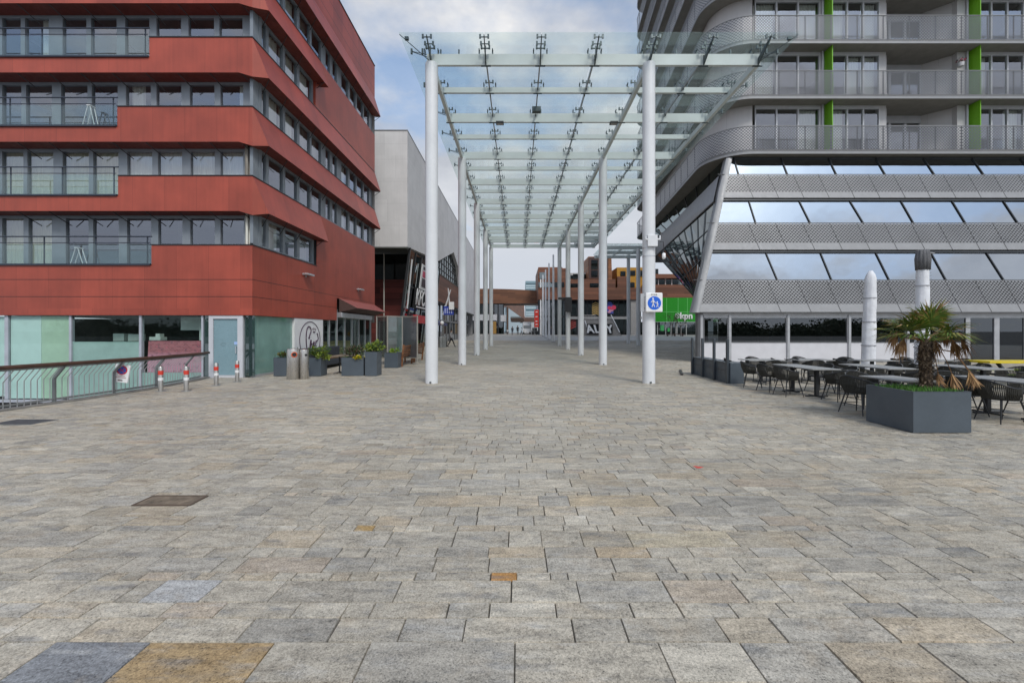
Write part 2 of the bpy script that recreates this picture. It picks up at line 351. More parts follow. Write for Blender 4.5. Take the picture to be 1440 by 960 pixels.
stone=stone_material('natural_stone_setts',True); stonefar=stone_material('stone_far',False)
joint=M('joint_sand',(.045,.042,.036),.95,var=.3,scale=8)
earth=M('ground_sheet',(.10,.10,.095),.95,var=.2,scale=.2)
def edge_x(y):      # plaza edge along the sunken yard on the left
    pts=[(-30,-11.6),(4,-11.3),(9.2,-11.05),(10.7,-10.9),(12.4,-10.85),(14.6,-11.15),(15.45,-11.42),(15.84,-11.5)]
    for (a,xa),(b,xb) in zip(pts,pts[1:]):
        if a<=y<=b: return xa+(xb-xa)*(y-a)/(b-a)
    return -99
YARD_Y1=15.84
# base sheet with the yard cut out, reaching the horizon, rising gently beyond the colonnade
def sheet(name,z,mat,x0,x1,ys,kind='structure'):
    m=MB()
    for a,b in zip(ys,ys[1:]):
        if b<=YARD_Y1+.001 and x0<-11.5:
            m.face((edge_x(a),a,gz(a)+z),(x1,a,gz(a)+z),(x1,b,gz(b)+z),(edge_x(b),b,gz(b)+z))
        else:
            m.face((x0,a,gz(a)+z),(x1,a,gz(a)+z),(x1,b,gz(b)+z),(x0,b,gz(b)+z))
    o=m.build(name,mat); tag(o,kind=kind); return o
g=sheet('ground',-.06,earth,-3000,3000,[-30,4,9.2,10.7,12.4,14.6,15.45,15.84,20,50,100,400,4000])
g2=MB(); g2.face((-3000,-3000,-.06),(3000,-3000,-.06),(3000,-30,-.06),(-3000,-30,-.06)); tag(g2.build('ground',earth),kind='structure')
sheet('plaza_bed',-.014,joint,-40,60,[-30,4,9.2,10.7,12.4,14.6,15.45,15.84,20,50,60])
farp=sheet('plaza_paving',-.004,stonefar,-60,90,[60,80,100,140,320])
nearp=MB(); nearp.face((edge_x(-30),-30,-.004),(60,-30,-.004),(60,-3.0,-.004),(edge_x(-3),-3.0,-.004))
for y_ in range(-3,60,3):
    x_=min(1.32*min(abs(y_),abs(y_+3))+9,34)-.25; nearp.face((x_,y_,gz(y_)-.009),(90,y_,gz(y_)-.009),(90,y_+3,gz(y_+3)-.009),(x_,y_+3,gz(y_+3)-.009))
tag(nearp.build('plaza_paving',stonefar),kind='structure')
yard=MB(); yard.box(-30,-10.6,-30,17,-4.2,-4.0); tag(yard.build('yard_floor',M('yard_shade_black',(.02,.02,.02),.9)),kind='structure')  # deep shade of the sunken yard put into a near-black floor colour
kb=MB()
ys=[-30,4,9.2,10,10.7,11.5,12.4,13.5,14.6,15.45,15.8]
for a,b in zip(ys,ys[1:]):
    xa,xb=edge_x(a),edge_x(b)
    kb.hexa([(xa-.16,a,-4),(xa+.10,a,-4),(xb+.10,b,-4),(xb-.16,b,-4)],[(xa-.16,a,.035),(xa+.10,a,.035),(xb+.10,b,.035),(xb-.16,b,.035)])
tag(kb.build('yard_kerb',stonekerb),kind='structure')

# individual stones
def fx1(y): return min(1.32*abs(y)+9,34)
rows=[-3.0,-2.8,-2.6,-2.45,-2.25,-1.98,-1.78,-1.63,-1.4,-1.2,-1.0,-.8,-.6,-.4,-.2,0,.2,.47,.7,.9,1.15,1.35,1.62,1.86,2.065,2.339,2.537,2.684,2.923,3.018,3.218,3.372,3.643,3.75,3.938,4.163,4.435,4.513,4.679,4.928,5.126,5.258,5.543]
hs=[.10,.13,.15,.19,.2,.2,.235,.27]
while rows[-1]<60: rows.append(rows[-1]+random.choice(hs)*(1 if rows[-1]<35 else 1.25))
pal=[((.285,.275,.258),26),((.245,.24,.232),20),((.325,.312,.29),20),((.265,.268,.275),12),((.205,.208,.215),8),((.33,.295,.25),9),((.30,.255,.20),4),((.235,.215,.185),5),((.36,.352,.335),7),((.175,.182,.195),3),((.31,.262,.225),3),((.33,.24,.13),.12)]
pc=[c for c,_ in pal]; pw=[q for _,q in pal]
special=[(180,365,902,957,(.33,.235,.125)),(40,180,902,957,(.195,.20,.205)),(690,727,803,815,(.40,.21,.07)),(800,920,696,711,(.40,.33,.23)),(885,1030,746,768,(.40,.345,.25)),(838,912,769,783,(.40,.32,.22)),(220,300,812,842,(.38,.375,.36)),(340,460,782,803,(.36,.305,.24)),(500,526,738,746,(.36,.24,.10))]
verts=[];faces=[];tones=[];seeds=[]
spec_rows={}
for (a,b,t,bt,c) in special:
    ym=1020/((t+bt)/2-VY); spec_rows.setdefault(next(i for i in range(len(rows)-1) if rows[i]<=ym<rows[i+1]),[]).append((X_(a,ym),X_(b,ym),c))
for ri,(a,b) in enumerate(zip(rows,rows[1:])):
    ym=(a+b)/2; hgt=b-a
    xmax=fx1(ym); xmin=max(-(1.32*abs(ym)+6),-26)
    if ym<YARD_Y1: xmin=max(xmin,edge_x(ym)+.10)
    cuts=[xmin-random.random()*.3 if ym>=YARD_Y1 else xmin]
    sp_=sorted(spec_rows.get(ri,[]))
    while cuts[-1]<xmax:
        L=hgt*random.choice([1.1,1.5,1.8,2.2,2.6,3.0]) if hgt>.12 else random.uniform(.11,.34)
        L=max(.11,min(L,.78))*random.uniform(.88,1.12)
        if ym>25: L*=1.5
        nx=cuts[-1]+L
        for sx0,sx1,_ in sp_:
            if cuts[-1]<sx0-.02<nx or abs(nx-sx0)<.1: nx=sx0
            elif abs(cuts[-1]-sx0)<.02: nx=sx1
        cuts.append(nx)
    for x0,x1 in zip(cuts,cuts[1:]):
        c=random.choices(pc,pw)[0]; c=tuple((q*.50+mq*.50)*1.30*wq for q,mq,wq in zip(c,(.275,.262,.240),(1.065,1.0,.87))); kk=random.uniform(.94,1.06); xm=(x0+x1)/2
        for sx0,sx1,sc in sp_:
            if sx0<xm<sx1: c=sc;kk=1
        gp=random.choice([.0008,.0015,.0025,.0035,.0045]) if ym<30 else .006
        j=lambda:random.uniform(-.002,.0025)
        z=gz(ym)+random.uniform(-.0022,.0022)
        X0,X1,A,B=x0+gp*.6+j(),x1-gp*.6+j(),a+gp*.5+j()*.6,b-gp*.5+j()*.6
        tx,ty=random.uniform(-.0016,.0016),random.uniform(-.0016,.0016)
        bv=.004; n=len(verts)
        verts += [(X0,A,z-.016),(X1,A,z-.016),(X1,B,z-.016),(X0,B,z-.016),(X0+bv,A+bv,z-tx-ty),(X1-bv,A+bv,z+tx-ty),(X1-bv,B-bv,z+tx+ty),(X0+bv,B-bv,z-tx+ty)]
        faces += [(n+4,n+5,n+6,n+7),(n,n+1,n+5,n+4),(n+1,n+2,n+6,n+5),(n+2,n+3,n+7,n+6),(n+3,n,n+4,n+7)]
        col=(c[0]*kk,c[1]*kk,c[2]*kk,1); sd=(random.random()*40,random.random()*40,random.random()*9)
        tones += [col]*8; seeds += [sd]*8
me=bpy.data.meshes.new('plaza_paving'); me.from_pydata(verts,[],faces)
at=me.attributes.new('tone','FLOAT_COLOR','POINT'); at.data.foreach_set('color',np.array(tones,dtype=np.float32).ravel())
at=me.attributes.new('seed','FLOAT_VECTOR','POINT'); at.data.foreach_set('vector',np.array(seeds,dtype=np.float32).ravel())
me.materials.append(stone); o=bpy.data.objects.new('plaza_paving',me); COL.objects.link(o); tag(o,kind='structure')
# covers and marks on the paving
def cover(px0,px1,py0,py1,name,label,mat,slots=False):
    y1,y0=1020/(py0-VY),1020/(py1-VY); ym=(y0+y1)/2; x0,x1=X_(px0,ym),X_(px1,ym)
    t=thing(name,label,'drain cover',((x0+x1)/2,ym,0))
    m=MB(); m.box(x0,x1,y0,y1,.001,.006); m.build('plate',mat,t,bevel=.002)
    m=MB()
    for (a,b,c,d) in ((x0-.02,x1+.02,y0-.02,y0),(x0-.02,x1+.02,y1,y1+.02),(x0-.02,x0,y0,y1),(x1,x1+.02,y0,y1)): m.box(a,b,c,d,.001,.008)
    m.build('rim',galv if slots else M('rust_rim',(.10,.07,.05),.8),t)
cover(5,62,590,597,'drain_cover','dark grey rectangular drain cover in the paving near the railing',M('cover_grey',(.07,.072,.075),.7,.2,var=.2,scale=10),True)
cover(203,278,698,710,'drain_cover','rusty brown square cover plate set in the stone paving',M('cover_rust',(.15,.115,.08),.85,var=.5,scale=9,fine=.2))
m=MB(); yy=1020/(657-VY); m.prism([(X_(982,yy)+.09*random.uniform(.2,1)*math.cos(t),yy+.05*random.uniform(.5,1)*math.sin(t)) for t in np.linspace(0,6.28,11)[:-1]],.004,.0055)
tag(m.build('paint_mark',M('red_spray',(.62,.07,.05),.6),at=(X_(985,yy),yy,0)),'small bright red spray paint mark on the paving','paint mark')
m=MB(); m.bar((6.35,16.55,.03),(7.02,18.5,.03),.09,.06)
tag(m.build('black_strip',black,at=(6.7,17.5,0)),'thin black strip lying on the paving beside the barrier','strip')
# ================================================================== generic windows
def frame_window(parent,f,u0,u1,z0,z1,i0,i1,j0,j1,fm,gm,name='window',w0=0.0,w1=.10,wp=.05):
    m=MB(); m.mbox(f,u0,i0,w0,w1,z0,z1); m.mbox(f,i1,u1,w0,w1,z0,z1)
    if j0-z0>.003: m.mbox(f,i0,i1,w0+.002,w1,z0,j0)
    if z1-j1>.003: m.mbox(f,i0,i1,w0+.002,w1,j1,z1)
    o=m.build(name,fm,parent)
    p=MB(); p.face(f(i0,wp,j0),f(i1,wp,j0),f(i1,wp,j1),f(i0,wp,j1)); p.build('pane',gm,o); return o
def curtain_mesh(parent,f,u0,u1,z0,z1,w,mat,amp=.035,step=.05):
    m=MB(); n=max(3,int(abs(u1-u0)/step)); us=np.linspace(u0,u1,n+1); ws=[w+amp*math.sin(i*1.9+random.random()*.8) for i in range(n+1)]
    for i in range(n): m.face(f(us[i],ws[i],z0),f(us[i+1],ws[i+1],z0),f(us[i+1],ws[i+1],z1),f(us[i],ws[i],z1))
    return m.build('curtain',mat,parent,smooth=True)
# ================================================================== red building
Xc,Y0,Ye,XL=-9.79,15.70,29.07,-24.0
rb=thing('red_building','red panelled office and apartment block with ribbon windows beside the plaza','building',(-15,22,0))
ff=lambda u,w_,z:(u,Y0+w_,z); fs=lambda u,w_,z:(Xc-w_,u,z)
DZ=2.546
def HB(k): return 6.13+DZ*(k-1)
YW=Y0+.60
def SR(k): return 4.87+DZ*k
def SLf(k): return 4.13+DZ*k
XB=[X_(213,Y0),X_(166,Y0),X_(165,Y0),X_(210,Y0),X_(165,Y0)]
m=MB(); m.box(XL,XB[0],Y0,Y0+.3,2.30,SLf(0)); m.box(XB[0],Xc,Y0,Y0+.3,2.30,SR(0))
m.box(Xc-.3,Xc,Y0+.3,20.72,2.30,SR(0)); m.box(Xc-.3,Xc,20.72,23.0,2.30,SR(1)); m.box(Xc-.3,Xc,23.0,Ye,3.5,SR(1))
m.build('facade_wall',red,rb)
m=MB(); m.box(Xc-.3,Xc,20.6,Ye,SR(3)+.003,HB(4)+.1); m.box(Xc-.3,Xc,20.72,Ye,HB(4)+.1,SR(4)-.003); m.build('facade_wall',red,rb)
p_=.40
TOPZ=19.75
for k in range(1,6):
    hb=HB(k); top=SR(k) if k<5 else TOPZ; lft=SLf(k) if k<5 else TOPZ; xb=XB[min(k,4)]
    yend=Ye if k not in (1,4) else 21.1
    def pr(z): return max(0,p_*(SR(k)-z)/(SR(k)-hb))
    m=MB()
    zt=SR(k); zl=min(lft,zt)
    # upright front sheet: left low part, right high part, lower lip at the corner
    dl=.15
    m.face((XL,Y0,hb),(xb,Y0,hb),(xb,Y0,zl),(XL,Y0,zl))
    m.face((xb,Y0,hb),(Xc-.5,Y0,hb),(Xc,Y0,hb-dl),(Xc,Y0,zt),(xb,Y0,zt))
    if zl<zt: m.face((xb,Y0,zl),(xb,Y0,zt),(xb,Y0+.62,zt),(xb,Y0+.62,zl))
    m.face((XL,Y0,zl),(xb,Y0,zl),(xb,Y0+.62,zl),(XL,Y0+.62,zl))
    m.face((xb,Y0,zt),(Xc,Y0,zt),(Xc,Y0+.62,zt),(xb,Y0+.62,zt))
    m.face((Xc,Y0,hb-dl),(Xc+p_,Y0+.36,hb),(Xc,Y0,zt))
    # side sheet
    m.face((Xc+p_,Y0+.36,hb),(Xc+p_,yend+.02,hb),(Xc,yend,zt),(Xc,Y0,zt))
    m.face((Xc+p_,yend+.02,hb),(Xc,yend,hb),(Xc,yend,zt))
    m.face((Xc-.2,Y0,zt),(Xc,Y0,zt),(Xc,yend,zt),(Xc-.2,yend,zt))
    if k==5:
        m.box(XL,Xc,Y0,Y0+.2,zt+.002,TOPZ); m.box(Xc-.2,Xc,Y0+.2,Ye,zt+.002,TOPZ)
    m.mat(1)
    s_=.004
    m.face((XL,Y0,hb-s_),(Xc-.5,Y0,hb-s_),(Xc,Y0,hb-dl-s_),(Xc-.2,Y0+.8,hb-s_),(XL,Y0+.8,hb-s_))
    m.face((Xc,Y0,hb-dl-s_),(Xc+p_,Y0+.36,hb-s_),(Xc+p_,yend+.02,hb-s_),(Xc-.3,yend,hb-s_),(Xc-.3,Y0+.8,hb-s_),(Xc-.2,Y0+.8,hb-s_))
    b_=m.build('facade_band',[red,M('band_soffit_shade',(.16,.035,.025),.6,var=.2)],rb,recalc=False)  # underside is the same red cladding, its shade painted as a darker copy
    # dark metal capping along the sill
    c=MB()
    if k<5:
        c.box(xb,Xc+.02,Y0-.025,Y0+.1,zt+.001,zt+.035); c.box(Xc-.1,Xc+.02,Y0+.1,yend,zt+.001,zt+.035)
    else:
        c.box(XL,Xc+.03,Y0-.03,Y0+.25,TOPZ+.001,TOPZ+.05); c.box(Xc-.2,Xc+.03,Y0+.25,Ye+.02,TOPZ+.001,TOPZ+.05)
    c.build('capping',black,b_)
c=MB(); c.box(XB[0],Xc+.02,Y0-.025,Y0+.1,SR(0)+.001,SR(0)+.035); c.box(Xc-.1,Xc+.02,Y0+.1,20.72,SR(0)+.001,SR(0)+.035); c.build('capping',black,rb)
# front windows per floor (pane pixel spans at the facade)
FR=[[(3,33),(40,73),(92.5,124.5),(131,167),(178.5,212.5),(222.5,256.5),(267.5,302),(310,343)],
    [(3,33),(38.5,75),(88,125),(131,166.5),(179,214),(222,256),(268,302),(310,342)],
    [(3,30),(36.5,73),(86,123),(129,165.5),(177,212),(220,255),(267,301.5),(310,342)],
    [(3,29),(35,68.5),(88,121.5),(128,164),(176,210),(220,254.5),(265,301),(308.5,341)]]
strut0=None
for k in range(4):
    z1=HB(k+1)-.006; sp_=FR[k]; lf=SLf(k); rt=SR(k)+.037
    sp_=[(-125+i*43,-90+i*43) for i in range(3)]+sp_
    xw=lambda p: X_(p,YW)
    bl=[XL]+[xw((sp_[i][1]+sp_[i+1][0])/2) for i in range(len(sp_)-1)]+[Xc-.25]
    for i,(a,b) in enumerate(sp_):
        low = X_(b,Y0) < XB[k]+.05
        z0=lf+.02 if low else rt
        frame_window(rb,ff,bl[i],bl[i+1],z0,z1,xw(a),xw(b),z0+.12,z1-.10,wgrey,pane,w0=YW-Y0,w1=YW-Y0+.12,wp=YW-Y0+.07)
        cm={0:{3:curtain,4:curtain,9:None},1:{}, 2:{7:curtain},3:{4:curtain}}[k]
        if k==1: curtain_mesh(rb,ff,xw(a-5),xw(b+5),z0+.05,z1-.05,.80,curtain2 if i<7 else curtain)
        elif k==0 and i<5: curtain_mesh(rb,ff,xw(a-5),xw(b+5),z0+.05,z1-.05,.80,curtain2)
        elif k==2 and i in (7,10): curtain_mesh(rb,ff,xw(a+ (22 if i==10 else 2)),xw(b-(0 if i==10 else 14)),z0+.05,z1-.05,.80,curtain)
        elif k==3 and i==4: curtain_mesh(rb,ff,xw(a+17),xw(b),z0+.05,z1-.05,.80,curtain)
    # struts that carry the projecting band
    for px in (31,75,120,165,212,257,302,347):
        s=MB(); s.tube([(X_(px+3,Y0),YW-.01,z1-.40),(X_(px-8,Y0),Y0+.03,HB(k+1)-.01)],.016,6); s.build('strut',black,rb)
    # corner post of the glazing
    s=MB(); s.box(Xc-.245,Xc-.10,YW-.03,YW+.15,rt,z1); s.build('corner_post',wgrey,rb)
    # balcony front: glass sheet and rails
    yb=Y0-p_*(SR(k+0)-lf)/(SR(max(k,1))-HB(max(k,1))) if k>0 else Y0-.02
    yb=Y0-.03
    b_=MB(); b_.box(XL,XB[k]-.01,yb,yb+.014,lf+.02,lf+ .78); bo=b_.build('balustrade',balglass,rb)
    b_=MB()
    b_.tube([(XL,yb-.02,lf+1.05),(XB[k]+.06,yb-.02,lf+1.05)],.024,8); b_.tube([(XL,yb-.02,lf+.82),(XB[k]-.02,yb-.02,lf+.82)],.014,6); b_.box(XL,XB[k]-.02,yb-.03,yb+.24,lf+.002,lf+.06)
    x=XB[k]-.15
    while x>XL: b_.bar((x,yb+.035,lf+.06),(x,yb+.035,lf+1.05),.02,.04); x-=1.9
    b_.build('handrail',M('balcony_rail',(.04,.05,.07),.4,.3),bo)
# white trestle legs standing inside two balcony windows
def trestle(px0,px1,pxt,pyt,k,label):
    y=YW-.12; z0=SLf(k)+.07; t=thing('trestle',label,'trestle',(X_((px0+px1)/2,y),y,z0)); zt=Z_(pyt,y)
    for d in (0,.16):
        for q in (px0,px1):
            m=MB(); m.bar((X_(q,y),y-d,z0),(X_(pxt+(1.5 if q==px1 else -1.5),y),y-d,zt),.022,.022); m.build('leg',white_paint,t)
    m=MB(); m.box(X_(pxt-2.5,y),X_(pxt+2.5,y),y-.19,y+.03,zt,zt+.03); m.build('top_bar',white_paint,t)
trestle(105,123,114,350,0,'white folding trestle on the lowest balcony of the red building')
trestle(121,140,131,152,2,'white folding trestle on the third balcony of the red building')
# side windows
def ySide(px): return -Xc*F/(VX-px)
LONG=[(360.2,379),(382,402),(405,421.7),(424.8,439.4),(441.5,455),(461,467.5),(470.6,476.9),(483,492.5),(494.6,503),(504.5,513),(514.4,521.7)]
SHORT=[(360.2,379),(382,402),(405,421.7),(424.8,442)]
for k in range(5):
    spans=SHORT if k in (0,3) else LONG; yend=20.72 if k in (0,3) else Ye
    z0=SR(k)+.037; z1=HB(k+1)-.006
    ys=[(ySide(a),ySide(b)) for a,b in spans]
    bl=[YW+.16]+[(ys[i][1]+ys[i+1][0])/2 for i in range(len(ys)-1)]+[yend-.03]
    for i,(a,b) in enumerate(ys):
        frame_window(rb,fs,bl[i],bl[i+1],z0,z1,a+.01,b-.01,z0+.09,z1-.08,wgrey,pane,w0=.12,w1=.24,wp=.19)
        if random.random()<.45: curtain_mesh(rb,fs,a,b,z0,z1,.4,curtain if random.random()<.7 else beigeint)
    n=int((yend-16)/1.25)
    for i in range(n):
        y=16.4+i*1.25
        s=MB(); s.tube([(Xc-.06,y,z1-.4),(Xc+p_-.04,y-.25,HB(k+1))],.014,6); s.build('strut',black,rb)
    s=MB(); s.box(Xc-.26,Xc-.02,yend-.03,yend+.05,z0,z1+.0); s.build('corner_post',black,rb)
    # rod bracket at the free end of the band
    s=MB(); s.tube([(Xc-.02,yend-.02,HB(k+1)-.30),(Xc+p_-.02,yend-.05,HB(k+1)-.02)],.015,6); s.tube([(Xc-.02,yend,HB(k+1)-.05),(Xc+p_-.02,yend-.05,HB(k+1)-.02)],.012,6); s.build('strut',black,rb)
# rooms behind the glass
m=MB()
for k in range(5):
    m.box(XL,Xc-.31,Y0+.76,Ye-.2,HB(k+1)+.05,SLf(k+1)-.05 if k<4 else HB(k+1)+.4)
m.box(XL,Xc-.35,Y0+.35,Ye-.2,2.45,SLf(0)-.02)
m.build('floor_slab',M('ceiling_paint',(.20,.19,.17),.9),rb)
m=MB()
for k in range(5):
    z0=(SLf(k)-.03); z1=HB(k+1)+.04
    m.box(XL,-12.8,19.6,19.8,z0,z1); m.box(-12.9,-12.8,19.8,Ye-.2,z0,z1)
    for x in (-20.5,-16.6,-13.2): m.box(x,x+.12,Y0+.9,19.55,z0,z1)
m.build('partition_wall',darkint,rb)
m=MB(); m.box(XL,Xc-.02,Ye-.18,Ye-.0,2.3,TOPZ-.1); m.box(XL,Xc-.22,Y0+.22,Ye-.2,TOPZ-.5,TOPZ-.4); m.build('rear_wall',M('rear_render',(.25,.24,.23),.8),rb)
# ---- ground floor glazing, front
wz=.12
bars=[(-124,-118),(3,8),(94,97.5),(193,196.5),(281,283.5)]
m=MB()
for a,b in bars: m.box(X_(a,Y0),X_(b,Y0),Y0+wz-.05,Y0+wz+.07,-.80,2.29)
m.box(XL,X_(293,Y0),Y0+wz-.04,Y0+wz+.08,-.92,-.82)
m.build('glazing_bars',M('pale_mullion',(.46,.48,.53),.4,.2),rb)
def shop(a,b,z0,z1,mat,name='shop_window',w_=wz):
    q=MB(); q.box(X_(a,Y0),X_(b,Y0),Y0+w_,Y0+w_+.014,z0,z1); return q.build(name,mat,rb)
shop(-118,3,-.8,2.29,shopglass); shop(8,94,-.8,2.29,shopglass)
shop(97.5,193,1.33,2.29,shopglass); shop(97.5,193,-.8,1.32,teal)
shop(196.5,281,1.36,2.29,shopglass); shop(196.5,281,-.8,.18,teal)
shop(283.5,292.5,.02,2.29,tealdark); shop(341,355,.05,2.29,tealdark)
m=MB(); m.box(XL,-11.6,Y0+.08,Y0+.25,-4.1,-.93); m.build('void_shade_wall',M('void_shade_black',(.012,.012,.012),.9),rb)  # added black box below the glazing, painting the darkness of the void
# blinds seen through the first window
def blind(a,b,z0,z1,mat,w_):
    q=MB(); q.box(X_(a,Y0),X_(b,Y0),Y0+w_,Y0+w_+.02,z0,z1); return q.build('blind',mat,rb)
blind(9,52,-.78,2.28,M('aqua_blind',(.66,.77,.76),.9,var=.05),.14); blind(52.2,93.5,-.78,2.28,M('sage_blind',(.52,.63,.50),.9,var=.08),.145)
blind(-118,1,-.7,2.25,M('aqua_blind',(.66,.77,.76),.9),.14)
# printed film of red brick benches on the third window
def brickmat():
    m,nt,out=new('printed_film'); tc=nd(nt,'ShaderNodeTexCoord').outputs['Object']
    sp=nd(nt,'ShaderNodeSeparateXYZ'); nt.links.new(tc,sp.inputs[0]); cb=nd(nt,'ShaderNodeCombineXYZ'); nt.links.new(sp.outputs[0],cb.inputs[0]); nt.links.new(sp.outputs[2],cb.inputs[1])
    br=nd(nt,'ShaderNodeTexBrick',ins={'Scale':4.5,'Mortar Size':.015,'Color1':(.20,.065,.07,1),'Color2':(.30,.12,.12,1),'Mortar':(.34,.19,.21,1)}); nt.links.new(cb.outputs[0],br.inputs['Vector'])
    low=ramp(nt,sp.outputs[2],.95,.75)
    c=mixc(nt,low,br.outputs[0],(.44,.24,.30)); n=noise(nt,tc,7,4)
    c=mixc(nt,ramp(nt,n,.55,.7),c,(.10,.05,.07))
    c=mixc(nt,ramp(nt,noise(nt,tc,11,2),.62,.72),c,(.50,.10,.16))
    b=nd(nt,'ShaderNodeBsdfPrincipled'); nt.links.new(c,b.inputs['Base Color']); b.inputs['Roughness'].default_value=.3; nt.links.new(b.outputs[0],out.inputs[0]); return m
q=MB(); q.hexa([ff(X_(203,Y0),wz-.004,.19),ff(X_(281,Y0),wz-.004,.19),ff(X_(281,Y0),wz+.008,.19),ff(X_(203,Y0),wz+.008,.19)],[ff(X_(205,Y0),wz-.004,1.35),ff(X_(281,Y0),wz-.004,1.35),ff(X_(281,Y0),wz+.008,1.35),ff(X_(205,Y0),wz+.008,1.35)])
q.build('window_film',brickmat(),rb)
# interior things seen dimly through the shop glass
m=MB(); m.box(XL,-10.3,20.2,20.4,-.9,2.3); m.box(-16,-12,Y0+2.5,Y0+3.1,-.9,1.0); m.box(XL,-10.3,Y0+.3,20.4,-1.1,-.92); m.build('shop_interior',M('shop_wall',(.10,.105,.10),.9,var=.3),rb)
m=MB(); m.box(X_(236,Y0),X_(265,Y0),Y0+.6,Y0+.64,1.75,2.25); m.box(X_(200,Y0),X_(216,Y0),Y0+.3,Y0+.6,1.37,1.5); m.box(X_(209,Y0),X_(215,Y0),Y0+.3,Y0+.5,1.5,1.62); m.box(X_(266,Y0),X_(280,Y0),Y0+.5,Y0+.55,1.36,2.25)
m.box(X_(130,Y0),X_(146,Y0),Y0+.8,Y0+1.2,1.33,1.62); m.box(X_(152,Y0),X_(168,Y0),Y0+.8,Y0+1.1,1.33,1.6); m.build('shop_display',M('display_white',(.5,.52,.5),.7),rb)
# white framed door
d=MB(); d.box(X_(292.5,Y0),X_(298.5,Y0),Y0+.03,Y0+.2,.0,2.29); d.box(X_(333,Y0),X_(340.5,Y0),Y0+.03,Y0+.2,.0,2.29); d.box(X_(298.5,Y0),X_(333,Y0),Y0+.03,Y0+.2,2.17,2.29); d.box(X_(298.5,Y0),X_(333,Y0),Y0+.03,Y0+.2,.0,.09)
do=d.build('door_frame',whitealu,rb)
d=MB(); d.box(X_(298.6,Y0),X_(332.9,Y0),Y0+.08,Y0+.13,.095,2.165); dl=d.build('door_leaf',M('door_blue_grey',(.20,.31,.35),.3,var=.05),rb)
d=MB(); d.tube([(X_(331,Y0),Y0+.02,1.15),(X_(331,Y0),Y0+.02,.9)],.015,8); d.bar((X_(331,Y0),Y0+.09,1.13),(X_(331,Y0),Y0+.01,1.13),.02,.02); d.bar((X_(331,Y0),Y0+.09,.92),(X_(331,Y0),Y0+.01,.92),.02,.02); d.build('handle',alu,dl)
d=MB(); d.box(X_(327.5,Y0),X_(333,Y0),Y0+.07,Y0+.079,1.22,1.32); d.build('sticker',M('sticker_blue',(.35,.5,.8),.5),dl)
d=MB(); d.tube([(X_(312,Y0)+.10*math.cos(t),Y0+.078,1.22+.05*math.sin(t)) for t in np.linspace(.4,5.6,14)],.004,5); d.build('emblem',M('emblem_grey',(.10,.14,.16),.6),dl)
# ---- ground floor, side
def sshop(ya,yb,z0,z1,mat,name='shop_window',w_=.12):
    q=MB(); q.mbox(fs,ya,yb,w_,w_+.014,z0,z1); return q.build(name,mat,rb)
sshop(15.95,18.68,.08,2.29,teal)
m=MB(); m.mbox(fs,Y0+.12,Y0+.2,.08,.2,.05,2.29); m.mbox(fs,Y0+.2,18.7,.06,.2,0,.08); m.build('glazing_bars',alu,rb)
lp=MB(); lp.mbox(fs,18.7,21.42,.02,.14,.0,2.29); lpo=lp.build('sign_panel',white_paint,rb)
ink=M('aubergine_ink',(.045,.012,.04),.5)
def stroke(pts,r=.022):
    q=MB(); q.tube([fs(u,.012,z) for u,z in pts],r,6); return q
cy_,cz_=20.1,1.30; ry_,rz_=.98,.86
parts=[]
q=MB()
def addst(pts,r=.02): q.tube([fs(u,.014,z) for u,z in pts],r,6)
addst([(cy_+ry_*math.cos(t),cz_+rz_*math.sin(t)) for t in np.linspace(0,6.2832,49)],.018)
def bez(pts,n=10):
    o=[]
    for i in range(len(pts)-1):
        p0=pts[max(i-1,0)];p1=pts[i];p2=pts[i+1];p3=pts[min(i+2,len(pts)-1)]
        for t in np.linspace(0,1,n,endpoint=False):
            o.append(tuple(.5*((2*p1[a])+(-p0[a]+p2[a])*t+(2*p0[a]-5*p1[a]+4*p2[a]-p3[a])*t*t+(-p0[a]+3*p1[a]-3*p2[a]+p3[a])*t**3) for a in (0,1)))
    o.append(pts[-1]); return o
L=lambda a,b:(18.95+a*2.3,.64+b*1.42)
addst(bez([L(.47,.55),L(.43,.52),L(.47,.62),L(.53,.78),L(.47,.9),L(.38,.86),L(.33,.66),L(.33,.4),L(.36,.2),L(.43,.16),L(.5,.24)]),.03)
addst(bez([L(.46,.18),L(.53,.36),L(.53,.46),L(.50,.40),L(.48,.2),L(.53,.33),L(.57,.32),L(.57,.22),L(.61,.24),L(.67,.36),L(.65,.40),L(.62,.34),L(.64,.26),L(.70,.28),L(.74,.42),L(.73,.33),L(.76,.42),L(.81,.44),L(.84,.50),L(.82,.62),L(.80,.68),L(.79,.64)]),.028)
addst(bez([L(.62,.74),L(.66,.72),L(.70,.74)]),.03)
for a,b,c,d_ in ((.61,.79,.595,.85),(.65,.79,.645,.88),(.69,.80,.70,.87),(.72,.79,.745,.84)): addst([L(a,b),L(c,d_)],.012)
q.build('logo',ink,lpo,smooth=True)
# entrance glazing, roller box, awning
edges=[21.45,22.35,23.3,24.35,25.4,26.5,27.6,28.6]
m=MB()
for y in edges: m.mbox(fs,y-.04,y+.04,.10,.2,.0,2.9 if y>23 else 2.29)
m.mbox(fs,21.45,28.6,.08,.2,0,.12); m.build('glazing_bars',alu,rb)
for a,b in zip(edges,edges[1:]): sshop(a+.04,b-.04,.12,2.85 if a>=23 else 2.29,shopglass,w_=.14)
m=MB(); m.box(-13.4,-10.3,21.0,28.9,-.05,.0); m.box(-13.6,-13.4,21,29,0,2.9); m.box(-13.4,-10,28.85,29.0,0,2.9); m.box(-13.4,-9.95,21,28.85,2.92,3.0); m.build('shop_interior',darkint,rb)
m=MB(); m.box(-11.6,-11.0,23.4,27.9,.0,1.05); m.box(-11.7,-10.9,23.3,28.0,1.05,1.12); m.build('counter',M('counter_yellow',(.30,.24,.06),.6),rb)
